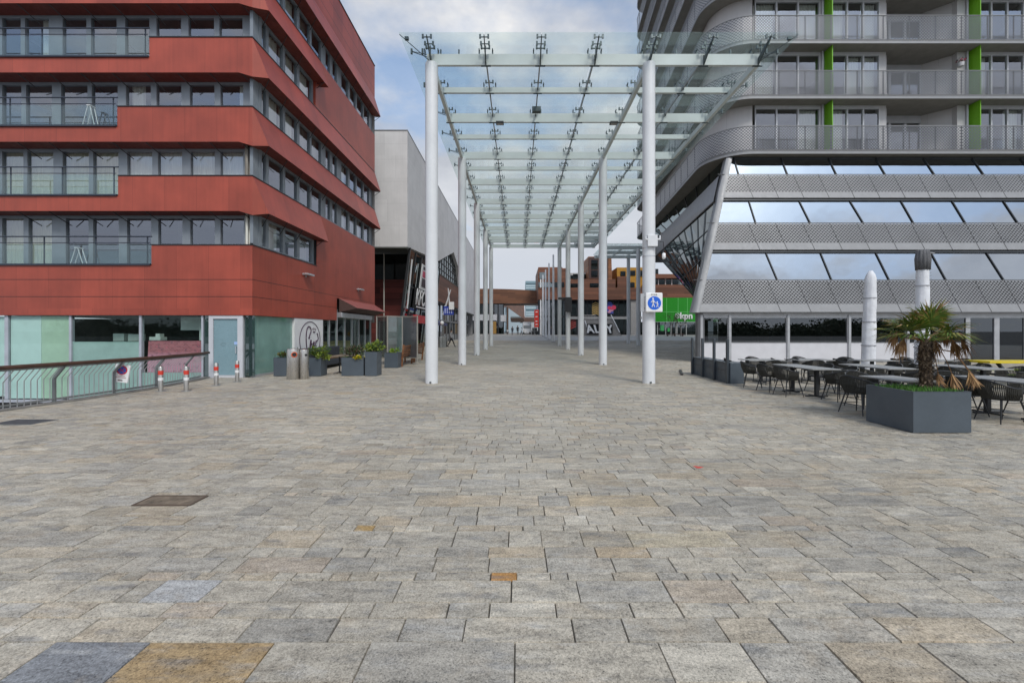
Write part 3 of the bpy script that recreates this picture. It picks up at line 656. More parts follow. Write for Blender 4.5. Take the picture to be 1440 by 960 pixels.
m=MB(); m.mbox(fs,23.3,28.2,-.14,.10,2.46,2.74); m.build('roller_box',alu,rb,bevel=.02)
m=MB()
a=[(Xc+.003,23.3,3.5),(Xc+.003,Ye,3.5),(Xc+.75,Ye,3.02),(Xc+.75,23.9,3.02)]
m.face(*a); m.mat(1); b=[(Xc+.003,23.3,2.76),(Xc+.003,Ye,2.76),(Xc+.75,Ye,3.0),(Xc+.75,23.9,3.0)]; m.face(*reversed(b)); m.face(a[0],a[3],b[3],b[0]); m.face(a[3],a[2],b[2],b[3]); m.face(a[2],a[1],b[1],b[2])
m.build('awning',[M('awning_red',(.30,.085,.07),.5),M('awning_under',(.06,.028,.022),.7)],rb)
for px,py in ((430,386),(504,407)):
    y=ySide(px); z=Z_(py,y); m=MB(); m.mbox(fs,y-.32,y+.32,-.26,-.0,z-.05,z+.03); m.mbox(fs,y-.05,y+.05,-.02,.0,z-.12,z+.08); m.build('wall_lamp',alu,rb,bevel=.015)
m=MB(); m.tube([(Xc+.03,Y0+.05,SR(1)+.12),(Xc+.03,Y0+.05,SR(1)-.02)],.03,8)
# ================================================================== yard railing
ry=[8.0,8.6,9.2,10,10.7,11.5,12.4,13.5,14.6,15.3]
rl=thing('yard_railing','curved grey metal railing with slanting bars and brown handrail along the yard','railing',(-11,11.5,0))
def rp(y,dx,z): return (edge_x(max(y,4.01))-.03+dx,y,z)
yy=np.linspace(5.0,15.35,60)
m=MB(); m.tube([rp(y,.28,.94) for y in yy],.045,10); m.build('handrail',corten,rl,smooth=True)
m=MB()
for a,b in zip(yy,yy[1:]): m.bar(rp(a,.0,.10),rp(b,.0,.10),.012,.05)
m.build('rail',galv,rl); m=MB()
for a,b in zip(yy,yy[1:]): m.bar(rp(a,.24,.875),rp(b,.24,.875),.012,.035)
m.build('rail',galv,rl)
nb=74
proto=None
for i in range(nb):
    y=6.4+i*(15.2-6.4)/(nb-1)
    b=MB(); b.tube([(-.0,0,.04),(.0,0,.60),(.24,0,.88)],.0095,6)
    if proto is None: proto=b.build('baluster',M('baluster_grey',(.42,.43,.43),.5,.3),rl,local=True)
    else:
        o=proto.copy(); COL.objects.link(o); proto_parent=rl; o.parent=rl; 
    (proto if i==0 else o).location=Vector(rp(y,0,0))-ROOT[rl]
for y in (7.3,8.7,10.1,11.5,12.9,14.3):
    b=MB()
    for p,q in (((0,0,.0),(0,0,.60)),((0,0,.60),(.26,0,.91))):
        P0,P1=Vector(rp(y,p[0],p[2])),Vector(rp(y,q[0],q[2])); b.bar(P0,P1,.07,.035,up=(0,1,0)) 
    b.build('post',M('post_grey',(.20,.21,.21),.5,.4),rl)
# no-parking sign hung on it
sy=11.72; sp0=Vector(rp(sy,.06,.15))
sg=thing('no_parking_sign','white no bicycle parking sign with blue and red roundel hung on the railing','sign',(sp0.x,sy,.1))
tl=R(-9)
def sgp(a,z,o=0): # board in the x-z plane with a little yaw, hanging slightly crooked
    x=a*math.cos(tl)+z*math.sin(tl)*-1; zz=z*math.cos(tl)+a*math.sin(tl)
    return (sp0.x+.06+x*.94,sy-.10-o+x*.25,.56+zz)
def sbox(m,a0,a1,z0,z1,o0,o1): m.hexa([sgp(a0,z0,o0),sgp(a1,z0,o0),sgp(a1,z0,o1),sgp(a0,z0,o1)],[sgp(a0,z1,o0),sgp(a1,z1,o0),sgp(a1,z1,o1),sgp(a0,z1,o1)])
m=MB(); sbox(m,-.17,.17,-.24,.24,0,.03); m.build('board',white_paint,sg)
def sdisc(r,o,cz=.09): 
    m=MB(); b=[sgp(r*math.cos(t),cz+r*math.sin(t),o) for t in np.linspace(0,6.2832,25)[:-1]]; t_=[sgp(r*math.cos(t),cz+r*math.sin(t),o+.003) for t in np.linspace(0,6.2832,25)[:-1]]; return m.hexa(b,t_)
sdisc(.125,.031).build('red_ring',M('sign_red',(.55,.03,.05),.4),sg); sdisc(.095,.035).build('blue_disc',M('sign_blue',(.03,.10,.42),.4),sg)
m=MB()
for s in (1,-1): m.hexa([sgp(-.08*s-.012,.16,.039),sgp(-.08*s+.012,.16,.039),sgp(.08*s+.012,.02,.039),sgp(.08*s-.012,.02,.039)],[sgp(-.08*s-.012,.16,.042),sgp(-.08*s+.012,.16,.042),sgp(.08*s+.012,.02,.042),sgp(.08*s-.012,.02,.042)])
m.build('red_cross',M('sign_red',(.55,.03,.05),.4),sg)
m=MB(); sbox(m,-.10,.10,-.075,-.06,.031,.033); sbox(m,-.12,.12,-.12,-.105,.031,.033); m.build('text_lines',M('sign_text',(.35,.15,.15),.6),sg)
m=MB(); sbox(m,-.06,.05,-.20,-.17,.031,.033); m.build('mark',M('sign_text_dark',(.10,.05,.05),.6),sg)
# ================================================================== glass canopy
def set_text(s,size,name,mat,loc,rot,parent=None,extrude=.01,shear=0,align='CENTER',spacing=1.0,bold=0,label=None,cat=None):
    cu=bpy.data.curves.new(name,'FONT'); cu.body=s; cu.size=size; cu.extrude=extrude; cu.shear=shear; cu.align_x=align; cu.align_y='CENTER'; cu.space_character=spacing; cu.offset=bold
    tmp=bpy.data.objects.new(name+'_tmp',cu); COL.objects.link(tmp)
    dg=bpy.context.evaluated_depsgraph_get(); me=bpy.data.meshes.new_from_object(tmp.evaluated_get(dg)); me.name=name
    bpy.data.objects.remove(tmp); me.materials.clear(); me.materials.append(mat)
    Mx=Matrix.Translation(Vector(loc))@ (rot if isinstance(rot,Matrix) else Matrix.Rotation(rot[2],4,'Z')@Matrix.Rotation(rot[0],4,'X'))
    off=Vector((0,0,0))
    if parent is not None:
        r=parent
        while r.parent is not None: r=r.parent
        off=ROOT[r]
    me.transform(Matrix.Translation(-off)@Mx)
    o=bpy.data.objects.new(name,me); COL.objects.link(o)
    if parent is not None: o.parent=parent
    return o
BX,BY=1.79,1.91
CX=[-2.86+BX*i for i in range(7)]
CY=[14.07+BY*i for i in range(17)]
ZB=10.44; ZG=10.98
cn=thing('glass_canopy','tall glass canopy on two rows of white columns over the walkway','canopy',(.7,29,0))
def column(x,y,parent,top=ZB+.06):
    g_=gz(y); m=MB(); m.lathe((x,y,0),[(.205,g_-.03),(.205,g_+.0),(.205,top)],32)
    o=m.build('column',white_steel,parent); smooth_by_angle(o)
    return o
cols={}
for i in range(5):
    for j,x in enumerate((CX[0],CX[4])):
        y=CY[4*i]; o=column(x,y,cn); cols[(j,i)]=o
        m=MB(); m.box(x-.03,x+.03,y-.225,y-.2,gz(y)+.02,gz(y)+.07); m.build('floor_fixing',fitting,o)
def clamp(m,x,y,z,h=.5,arm=.12,along='x'):
    m.box(x-.018,x+.018,y-.018,y+.018,z,z+h)
    for s in (-1,1):
        dx,dy=(arm*s,0) if along=='x' else (0,arm*s)
        m.bar((x,y,z+h-.05),(x+dx,y+dy,z+h-.05),.03,.03); m.box(x+dx-.032,x+dx+.032,y+dy-.032,y+dy+.032,z+h-.04,z+h+.0); 
for r,y in enumerate(CY):
    big=(r%2==0); hh=.36 if big else .2; zt=ZG-.17
    m=MB(); x0,x1=CX[0]-.06,CX[6]+.08
    # tapered ends
    ends=[(x0,zt-hh*.9,zt)]
    m.hexa([(CX[0]-.15,y-.05,zt-hh),(x1,y-.05,zt-hh),(x1,y+.05,zt-hh),(CX[0]-.15,y+.05,zt-hh)],[(CX[0]-.15,y-.05,zt),(x1,y-.05,zt),(x1,y+.05,zt),(CX[0]-.15,y+.05,zt)])
    bo=m.build('cross_beam',beam_mat,cn)
    c=MB()
    for i,x in enumerate(CX):
        for d in (-.22,.22): c.box(x+d-.022,x+d+.022,y-.022,y+.022,zt-.005,ZG-.02); 
        for d in (-.22,.22):
            c.bar((x+d,y-.1,ZG-.03),(x+d,y+.1,ZG-.03),.03,.03)
        c.bar((x-.16,y,zt-hh-.01),(x+.16,y,zt-hh-.01),.04,.03)
    # side arms at both edges
    for x,s in ((CX[0],-1),(CX[6],1)):
        c.tube([(x,y,zt-.12),(x+s*.66,y,ZG-.06)],.012,6); c.tube([(x,y,zt-.02),(x+s*.66,y,ZG-.05)],.010,6); c.box(x+s*.66-.03,x+s*.66+.03,y-.03,y+.03,ZG-.14,ZG+.03); c.box(x+s*.3-.03,x+s*.3+.03,y-.03,y+.03,ZG-.14,ZG+.03)
    if r==0:
        for xx in (CX[0]+.9,CX[0]+.3,CX[4]+.9,CX[5]+.9): c.box(xx-.022,xx+.022,y-.022,y+.022,zt,ZG)
    tag(c.build('clamps',fitting,bo),kind='stuff')
    if big and r>0 and r<16 and False: pass
for i,x in enumerate(CX):
    main=i in (0,4,6)
    m=MB()
    if main: m.box(x-.06,x+.06,CY[0]+.06,CY[-1]+.05,ZB-.0,ZB+.20)
    else: m.box(x-.02,x+.02,CY[0]-.05,CY[-1]+.1,ZG-.32,ZG-.20)
    po=m.build('purlin',beam_mat if main else purlin_mat,cn)
    c=MB()
    for y in CY:
        for d in (-.22,.22) : c.bar((x-.13,y+d,ZG-.10),(x+.13,y+d,ZG-.10),.03,.03); c.box(x-.02,x+.02,y+d-.02,y+d+.02,ZG-.36 if not main else ZB+.2,ZG-.02); c.box(x-.155,x-.10,y+d-.03,y+d+.03,ZG-.12,ZG-.01); c.box(x+.10,x+.155,y+d-.03,y+d+.03,ZG-.12,ZG-.01)
    tag(c.build('clamps',fitting,po),kind='stuff')
    # cantilever to the front edge
    c=MB(); y=CY[0]; c.hexa([(x-.02,y-.05,ZB),(x+.02,y-.05,ZB),(x+.015,y-.80,ZG-.10),(x-.015,y-.80,ZG-.10)],[(x-.02,y-.05,ZB+.22),(x+.02,y-.05,ZB+.22),(x+.015,y-.80,ZG-.05),(x-.015,y-.80,ZG-.05)])
    for d in (-.42,-.74): c.bar((x-.13,y+d,ZG-.09),(x+.13,y+d,ZG-.09),.025,.025); c.box(x-.155,x-.10,y+d-.025,y+d+.025,ZG-.13,ZG-.01); c.box(x+.10,x+.155,y+d-.025,y+d+.025,ZG-.13,ZG-.01)
    c.build('cantilever_arm',fitting,po)
# corner stays at the two front corners
m=MB(); m.tube([(CX[0],CY[0]-.03,ZB+.1),(CX[0]-.84,CY[0]-.80,ZG-.05)],.012,6); m.box(CX[0]-.72,CX[0]-.60,CY[0]-.66,CY[0]-.58,ZG-.10,ZG-.01); m.build('corner_stay',fitting,cn)
m=MB(); m.tube([(CX[6],CY[0]-.03,ZB+.1),(CX[6]+.84,CY[0]-.80,ZG-.05)],.012,6); m.box(CX[6]+.60,CX[6]+.72,CY[0]-.66,CY[0]-.58,ZG-.10,ZG-.01); m.build('corner_stay',fitting,cn)
gx=[CX[0]-.87]+CX[1:6]+[CX[6]+.92]; gy=[CY[0]-.82]+CY[1:16]+[CY[-1]+.25]
for i in range(6):
    for j in range(16):
        m=MB(); g_=.012; zz_=ZG; m.box(gx[i]+g_,gx[i+1]-g_,gy[j]+g_,gy[j+1]-g_,zz_,zz_+.018)
        m.build('glass_panel',[canglass],cn)
# second, wider canopy behind
c2=thing('glass_canopy','lower glass canopy joined behind the tall one, on two columns by the tower','canopy',(11.5,48,gz(48)))
for x,y in ((12.75,45.4),(13.15,51.0)): column(x,y,c2)
for k,y in enumerate((45.4,48.2,51.0)):
    m=MB(); m.box(CX[6]+1.2,14.4,y-.05,y+.05,ZG-.55,ZG-.2); m.build('cross_beam',beam_mat,c2)
for x in (9.4,11.1,12.8,14.3):
    m=MB(); m.box(x-.04,x+.04,45.45,50.95,ZG-.5,ZG-.3); m.build('purlin',beam_mat,c2)
for i,(a,b) in enumerate(((9.0,11.1),(11.1,12.8),(12.8,14.9))):
    for (c_,d) in ((44.8,46.8),(46.8,48.9),(48.9,51.6)):
        m=MB(); m.box(a+.01,b-.01,c_+.01,d-.01,ZG-.05,ZG-.03); m.build('glass_panel',canglass,c2)
# lamps hung under the canopy
def spot(px,py,Y,label):
    x,_,z=P(px,py,Y); t=thing('hanging_spotlight',label,'spotlight',(x,Y,z),group='spotlights under the canopy')
    m=MB(); m.box(x-.16,x+.16,Y-.12,Y+.12,z-.05,z+.03); m.build('housing',black,t,bevel=.01)
    m=MB(); m.box(x-.13,x+.13,Y-.09,Y+.09,z-.058,z-.051); m.build('lens',M('lamp_lens',(.3,.3,.3),.2),t)
    m=MB(); m.box(x-.09,x-.07,Y-.01,Y+.01,z+.03,z+.38); m.box(x+.07,x+.09,Y-.01,Y+.01,z+.03,z+.38); m.build('bracket',galv,t)
spot(703,173,CY[2],'dark spotlight hanging under the left half of the canopy'); spot(863,173,CY[2],'dark spotlight hanging under the canopy near the right columns')
m=MB(); m.box(.55,.89,16.9,17.1,ZG-.56,ZG-.36); tag(m.build('sensor_box',fitting,at=(.72,17,ZG-.46),bevel=.01),'small dark box fixed under the middle purlin of the canopy','sensor box')
# fittings on the front right column
cx,cy=CX[4],CY[0]
t=thing('camera_bracket','white camera bracket and strap bands on the front right column','camera bracket',(cx,cy,4.3))
m=MB(); 
for z in (4.42,4.15): m.lathe((cx,cy,z),[(.213,0),(.213,.03)],32)
m.build('strap',alu,t)
m=MB(); m.box(cx-.12,cx+.2,cy-.30,cy-.2,4.45,4.82); m.bar((cx-.19,cy-.26,4.68),(cx+.3,cy-.26,4.68),.06,.05); m.box(cx+.26,cx+.30,cy-.29,cy-.23,4.66,4.80); m.box(cx-.2,cx-.16,cy-.29,cy-.23,4.66,4.76); m.build('bracket_box',white_steel,t,bevel=.01)
t=thing('camera','small white dome camera on a thin arm right of the front column','camera',(4.65,13.8,4.1))
m=MB(); m.tube([(4.62,13.95,4.62),(4.72,13.9,4.62),(4.74,13.9,4.25)],.012,6); m.build('arm',black,t)
m=MB(); m.lathe((4.74,13.9,0),[(.02,4.26),(.055,4.24),(.06,4.12),(.045,4.07),(.01,4.05)],16); m.build('dome',white_paint,t,smooth=True)
# pedestrian zone sign
sx,sy_,sz=4.34,13.70,2.63
t=thing('pedestrian_sign','white box sign with blue pedestrian roundel on the front right column','sign',(sx,sy_,sz-.3))
m=MB(); m.box(sx-.26,sx+.28,sy_-.05,sy_+.05,sz-.31,sz+.31); m.build('board',white_paint,t,bevel=.03)
m=MB(); m.box(sx-.40,sx-.29,sy_+.05,sy_+.12,sz-.29,sz+.29); m.box(sx-.33,sx+.2,cy-.24,cy-.20,sz-.2,sz-.16); m.box(sx-.33,sx+.2,cy-.24,cy-.20,sz+.16,sz+.2); m.build('side_board',M('sign_grey',(.4,.41,.43),.5),t)
m=MB(); m.disc((sx+.01,sy_-.053,sz-.02),.215,(0,1,0),40,.006); m.build('blue_disc',M('sign_blue_bright',(.01,.12,.62),.35,var=.02),t)
yf=sy_-.058
m=MB()
def pic(pts,r): m.tube([(sx+a,yf,sz+b) for a,b in pts],r,6)
m.disc((sx-.035,yf,sz+.125),.026,(0,1,0),14,.005)
pic([(-.035,.085),(-.03,-.02)],.030); pic([(-.03,-.03),(-.07,-.15)],.014); pic([(-.03,-.03),(.015,-.15)],.014); pic([(-.04,.07),(-.10,.0)],.011); pic([(-.03,.07),(.03,.0),(.075,-.03)],.011)
m.disc((sx+.10,yf,sz+.015),.020,(0,1,0),14,.005); pic([(.10,-.015),(.10,-.075)],.02); pic([(.10,-.08),(.075,-.15)],.010); pic([(.10,-.08),(.135,-.15)],.010); pic([(.1,-.03),(.14,-.07)],.009)
m.build('pictogram',white_paint,t)
set_text('ZONE',.075,'lettering',M('sign_black',(.02,.02,.02),.5),(sx,sy_-.052,sz+.245),(R(90),0,0),t,extrude=.002)
m=MB(); x,y=CX[4],CY[12]; m.box(x-.32,x+.26,y-.62,y-.28,gz(y)+3.25,gz(y)+4.5); m.box(x-.9,x+.1,y-.5,y-.4,gz(y)+4.3,gz(y)+4.5)
t=thing('loudspeaker_box','black loudspeaker box with a side arm on the fourth right column','loudspeaker',(x,y,gz(y)+3.2)); m.build('housing',black,t,bevel=.02)
# ================================================================== right tower
tw=thing('apartment_tower','grey apartment tower with perforated balconies above a leaning glazed base','building',(20,34,0))
def rounded(pts,rad,n=8):
    o=[]; pts=[Vector((a,b)) for a,b in pts]
    for i,p in enumerate(pts):
        r=rad[i]
        if r<=0 or i in (0,len(pts)-1): o.append((p.x,p.y)); continue
        a=(pts[i-1]-p).normalized(); b=(pts[i+1]-p).normalized(); ang=a.angle(b); t=r/math.tan(ang/2)
        c=p+(a+b).normalized()*(r/math.sin(ang/2)); s=p+a*t-c; e=p+b*t-c
        a0=math.atan2(s.y,s.x); a1=math.atan2(e.y,e.x); d=(a1-a0+math.pi)%(2*math.pi)-math.pi
        for k in range(n+1): o.append((c.x+r*math.cos(a0+d*k/n),c.y+r*math.sin(a0+d*k/n)))
    return o
XR=48.0
def outline(ins):
    return rounded([(XR,24.5+ins),(11.05+ins,24.5+ins),(13.05+ins,47.8-ins),(XR,47.8-ins)],[0,max(.4,2.3-ins*.6),max(.3,1.6-ins*.6),0],12)
OUT=outline(0); IN=outline(.86); LV=3.165; ZL0=11.9; NL=11
prs=[c for c in OUT]
for k in range(NL):
    z0=ZL0+LV*k; z1=z0+1.58
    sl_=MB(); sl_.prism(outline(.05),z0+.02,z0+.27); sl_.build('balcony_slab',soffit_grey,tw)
    m=MB()
    for a,b in zip(prs,prs[1:]): m.face((a[0],a[1],z0),(b[0],b[1],z0),(b[0],b[1],z1),(a[0],a[1],z1))
    po=m.build('balcony_parapet',perf,tw,recalc=False)
    q=MB(); q.tube([(a,b,z1+.01) for a,b in prs],.03,6)
    for a,b in zip(prs,prs[1:]): q.bar((a[0],a[1],z0+.06),(b[0],b[1],z0+.06),.03,.13)
    q.build('rail',solid_metal,po)
    q=MB()
    x=XR
    while x>13.6: q.box(x-.025,x+.025,24.54,24.58,z0+.27,z1); x-=1.5
    y=27.5
    while y<46: xx=11.05+(y-24.5)*.0858; q.box(xx+.04,xx+.08,y-.025,y+.025,z0+.27,z1); y+=1.5
    q.build('post',M('post_dark',(.10,.10,.11),.5,.3),po)
WY=25.30
fw=lambda u,w_,z:(u,WY+w_,z)
XW=lambda px:X_(px,WY)
top=ZL0+LV*NL
m=MB()
# upper storeys (seen only from below) are one plain shell, lower three have real openings
m.prism(outline(.86),ZL0+LV*3+.28,top)
m.build('core_wall',wallwhite,tw)
mods=[-1,0,1,2,3]
def shellwall(z0,z1):
    m=MB(); i0=[c for c in IN]
    # curved corner and side of the shell, up to the first window
    pts=[(XW(1058),WY)]+[c for c in i0 if c[0]<XW(1058)-.05]+[(XR,47.8-.86)]
    pts=[p for p in pts]
    for a,b in zip(pts,pts[1:]): m.face((a[0],a[1],z0),(b[0],b[1],z0),(b[0],b[1],z1),(a[0],a[1],z1))
    return m.build('core_wall',wallwhite,tw,recalc=False)
for k in range(3):
    z0=ZL0+LV*k+.27; z1=ZL0+LV*(k+1)+.02; zh=z1-.16
    shellwall(z0,z1)
    def wrow(pa,pb,n,curt):
        xs=np.linspace(XW(pa),XW(pb),n+1); 
        for i,(a,b) in enumerate(zip(xs,xs[1:])):
            frame_window(tw,fw,a,b,z0,z1,a+.045,b-.045,z0+.1,zh-.04,whitealu,pane,w0=0,w1=.12,wp=.06)
            if random.random()<curt: curtain_mesh(tw,fw,a+.05,b-.05,z0+.05,zh,.3,curtain)
    wrow(1062,1153,3,.5)
    for mo in (0,1,2,3):
        s=203*mo
        m=MB(); m.box(XW(1159+s),XW(1159+s)+.05,24.66,WY+.1,z0,z1-.003); m.build('green_fin',green_fin,tw)
        m=MB(); m.tube([(XW(1155.5+s),WY-.08,z0),(XW(1155.5+s),WY-.08,z1)],.05,8); m.build('downpipe',whitealu,tw)
        for pa,pb,d_ in ((1153,1159,.15),(1160.3,1169,.15),(1237,1246,.3),(1346,1356,.3)):
            m=MB(); m.box(XW(pa+s),XW(pb+s),WY,WY+d_,z0,z1); m.build('pier',wallwhite,tw)
        wrow(1169+s,1237+s,3,.5)
        # loggia
        LY=26.5; fl=lambda u,w_,z:(u,LY+w_,z); XLg=lambda px:X_(px,LY)
        xs=np.linspace(XW(1246+s)+.3,XW(1246+s)+3.2,4)
        for a,b in zip(xs,xs[1:]): frame_window(tw,fl,a,b,z0,z1,a+.07,b-.07,z0+.15,z1-.45,whitealu,pane,w0=0,w1=.12,wp=.06)
        m=MB(); m.box(XW(1246+s),XW(1246+s)+.3,WY+.3,LY+.1,z0,z1); m.build('loggia_wall',wallwhite,tw); m=MB(); m.hexa([(xs[-1],LY,z0),(XW(1346+s),WY+.3,z0),(XW(1346+s),WY+.5,z0),(xs[-1],LY+.2,z0)],[(xs[-1],LY,z1),(XW(1346+s),WY+.3,z1),(XW(1346+s),WY+.5,z1),(xs[-1],LY+.2,z1)]); m.build('loggia_wall',wallwhite,tw)
    m=MB(); m.box(12.8,XR,30.0,30.2,z0,z1); 
    for x in (15.3,19.6,23.6,28,32): m.box(x,x+.15,27.2,30,z0,z1)
    m.build('room_wall',beigeint,tw)
# hanging flower pot at the loggia
m=MB(); c=P(1351,88,24.9); m.lathe((c.x,c.y,c.z),[(.02,-.3),(.14,-.24),(.16,-.05),(.15,-.03)],14); m.mat(1)
for i in range(60):
    a=random.random()*6.28; r=random.random()*.22; q=Vector((c.x+r*math.cos(a),c.y+r*math.sin(a),c.z+random.random()*.22)); d=Vector((random.uniform(-1,1),random.uniform(-1,1),random.uniform(-1,1)))*.06; e=Vector((random.uniform(-1,1),random.uniform(-1,1),random.uniform(-1,1)))*.06
    m.mat(random.choice([1,2])); m.face(q,q+d,q+d+e,q+e)
tag(m.build('flower_pot',[M('pot_white',(.5,.5,.5),.6),M('flower_pink',(.35,.05,.09),.6),leafC],at=c),'pink flowering plant in a white pot hung by the green panel of a loggia','flower pot')
# ---- leaning podium
KY=.217
def PY(z): return 23.0+KY*(z-2.7)
def ex(z): return 9.43+(z-2.7)*.302      # left edge of the front
nrm=Vector((0,-1,KY)).normalized()
def fp(x,z,o=0): v=Vector((x,PY(z),z))+nrm*o; return v
def zpx(py): a=(466-py)/600; return (1.7+22.41*a)/(1-KY*a)
zz_={p:zpx(p) for p in (440,394,355,352,314,282,279,246,222)}
levels=[(355,394,[1078,1155,1233,1311,1389,1467,1545,1623,1701],[1094.5,1171,1252.3,1332.5,1414,1495,1576,1657,1738]),
        (282,314,[1054,1125,1196.5,1268.4,1340.5,1412.8,1485,1557,1629,1701],[1064,1141,1216,1286.7,1360,1434,1508,1582,1656,1730]),
        (222,246,[1033,1099.5,1166.5,1233,1300.4,1369,1437,1505,1573,1641],[1040,1109,1178,1247,1316.5,1386,1456,1525,1594,1663])]
m=MB(); m.hexa([fp(ex(2.72)+.3,2.72,-.5),fp(44,2.72,-.5),(44,40,2.72),(19.5,40,2.72)],[fp(ex(11.8)+.3,11.8,-.45),fp(44,11.8,-.45),(44,40,11.8),(19.5,40,11.8)]); m.build('podium_core',back_dark,tw)
for (pt,pb,tops,bots) in levels:
    zt,zb=zz_[pt],zz_[pb]
    tx=[X_(p,PY(zt)) for p in tops]; bx=[X_(p,PY(zb)) for p in bots]
    tx=[ex(zt)+.28]+tx; bx=[ex(zb)+.28]+bx
    for i in range(len(tx)-1):
        m=MB(); q=[fp(bx[i]+.05,zb,-.09),fp(bx[i+1]-.05,zb,-.09),fp(tx[i+1]-.05,zt,-.09),fp(tx[i]+.05,zt,-.09)]; m.face(*q); m.build('podium_window',mirror,tw,recalc=False)
        m=MB(); m.bar(fp(bx[i+1],zb,-.06),fp(tx[i+1],zt,-.06),.055,.05,up=nrm); m.build('mullion',M('mullion_dark',(.055,.06,.065),.4,.4),tw)
    m=MB(); m.hexa([fp(ex(zt)+.25,zt,-.2),fp(44,zt,-.2),fp(44,zt,.02),fp(ex(zt)+.25,zt,.02)],[fp(ex(zt)+.25,zt+.07,-.2),fp(44,zt+.07,-.2),fp(44,zt+.07,.02),fp(ex(zt)+.25,zt+.07,.02)]); m.build('transom',M('mullion_dark',(.055,.06,.065),.4,.4),tw)
for (pt,pb,j0,sp_) in ((394,440,1013,41),(314,355,1029,37.5),(246,282,1023,34.5)):
    zt,zb=zz_.get(pt),zpx(pb-1)
    if pb==355: zb=zz_[355]+.14
    if pb==282: zb=zz_[282]+.14
    n=18; xs_b=[ex(zb)+.12]; xs_t=[ex(zt)+.12]
    Yb,Yt=PY(zb),PY(zt); p=j0
    for i in range(n):
        xb_=X_(j0+sp_*(i+1)*1.03,Yb); xs_b.append(xb_); xs_t.append(xb_-.295*(zt-zb))
    m=MB()
    zl_=zb+(zt-zb)*.25
    for i in range(n):
        def lx(a,b,z): return a+(b-a)*(z-zb)/(zt-zb)
        bl_,br_,tl_,tr_=xs_b[i],xs_b[i+1],xs_t[i],xs_t[i+1]
        m.mat(1); m.face(fp(bl_,zb,.06),fp(br_,zb,.06),fp(lx(br_,tr_,zl_),zl_,.06),fp(lx(bl_,tl_,zl_),zl_,.06))
        m.mat(0); m.face(fp(lx(bl_,tl_,zl_),zl_,.06),fp(lx(br_,tr_,zl_),zl_,.06),fp(tr_,zt,.06),fp(tl_,zt,.06))
    m.mat(1); m.face(fp(xs_b[0],zb,.06),fp(xs_b[-1],zb,.06),fp(xs_b[-1],zb,-.15),fp(xs_b[0],zb,-.15))
    m.mat(2); m.face(fp(xs_b[0],zb,-.06),fp(xs_b[-1],zb,-.06),fp(xs_t[-1],zt,-.06),fp(xs_t[0],zt,-.06))
    bo=m.build('perforated_band',[perf_band,solid_metal,M('band_lining',(.085,.085,.09),.7)],tw,recalc=False)
    q=MB()
    for i in range(1,n): q.bar(fp(xs_b[i],zb,.062),fp(xs_t[i],zt,.062),.028,.012,up=nrm)
    q.bar(fp(xs_b[0],zt,.05),fp(xs_b[-1],zt,.05),.03,.03,up=nrm)
    q.build('joint',M('joint_dark',(.07,.07,.075),.6),bo)
# smooth metal trim that runs up the leaning corner
m=MB(); prof=[]
for z in np.linspace(2.72,11.85,14):
    fl_=0
    for zb_ in (2.72,zz_[355]+.1,zz_[282]+.1):
        if z>=zb_: fl_=max(0,.05-(z-zb_)*.03)
    prof.append((z,fl_))
def cpt(z,a,fl_):   # a 0..4 around the corner
    e=ex(z); y=PY(z)
    return [(e+.30,y-.075-fl_*.2,z),(e+.12,y-.08-fl_,z),(e-.02-fl_,y+.0,z),(e-.04-fl_,y+.35,z),(e+.30,y+.8,z)][a]
for (za,fa),(zb_,fb) in zip(prof,prof[1:]):
    for a in range(4): m.face(cpt(za,a,fa),cpt(za,a+1,fa),cpt(zb_,a+1,fb),cpt(zb_,a,fb))
m.face(*[cpt(2.72,a,.1) for a in range(5)])
o=m.build('corner_trim',solid_metal,tw); bm=bmesh.new(); bm.from_mesh(o.data); bmesh.ops.remove_doubles(bm,verts=bm.verts,dist=.001); bmesh.ops.recalc_face_normals(bm,faces=bm.faces); bm.to_mesh(o.data); bm.free(); smooth_by_angle(o,50)
# leaning side: upper glass strip, metal band, dark undercut glass
za,zb_=9.2,10.8
A1=Vector((ex(za)-.05,PY(za)+.2,za)); A2=Vector((ex(zb_)-.05,PY(zb_)+.2,zb_)); A3=Vector((ex(11.85),PY(11.85)+.2,11.88))
B1=Vector((13.65,42.0,za)); B2=Vector((13.75,42.6,zb_)); B3=Vector((13.60,46.5,11.88))
def lerp(a,b,t): return a+(b-a)*t
for i in range(8):
    t0,t1=i/8,(i+1)/8
    m=MB(); m.face(lerp(A2,B2,t0),lerp(A2,B2,t1),lerp(A3,B3,t1*.92+.0),lerp(A3,B3,t0*.92)); m.build('side_window',sideglass,tw)
    m=MB(); m.bar(lerp(A2,B2,t1),lerp(A3,B3,t1*.92),.07,.08); m.build('mullion',M('mullion_dark',(.055,.06,.065),.4,.4),tw)
m=MB(); o_=Vector((-.10,0,0))
m.face(A1+o_,B1+o_,B2+o_,A2+o_); m.face(A1+o_,A1-o_*3,B1-o_*3,B1+o_); m.face(A2+o_,B2+o_,B2-o_*3,A2-o_*3); m.face(B1+o_,B1-o_*3,B2-o_*3,B2+o_); m.build('side_band',solid_metal,tw)
C1=Vector((ex(2.75)+.3,23.4,2.75)); D1=Vector((13.6,30.0,2.75))
NU,NV=10,4
gr=lambda u,v: lerp(lerp(C1,A1,v),lerp(D1,B1,v),u)
m=MB()
for i in range(NU):
    for j in range(NV): m.face(gr(i/NU,j/NV),gr((i+1)/NU,j/NV),gr((i+1)/NU,(j+1)/NV),gr(i/NU,(j+1)/NV))
m.build('undercut_glazing',undercut,tw)
m=MB(); q_=Vector((.35,.1,-.0))
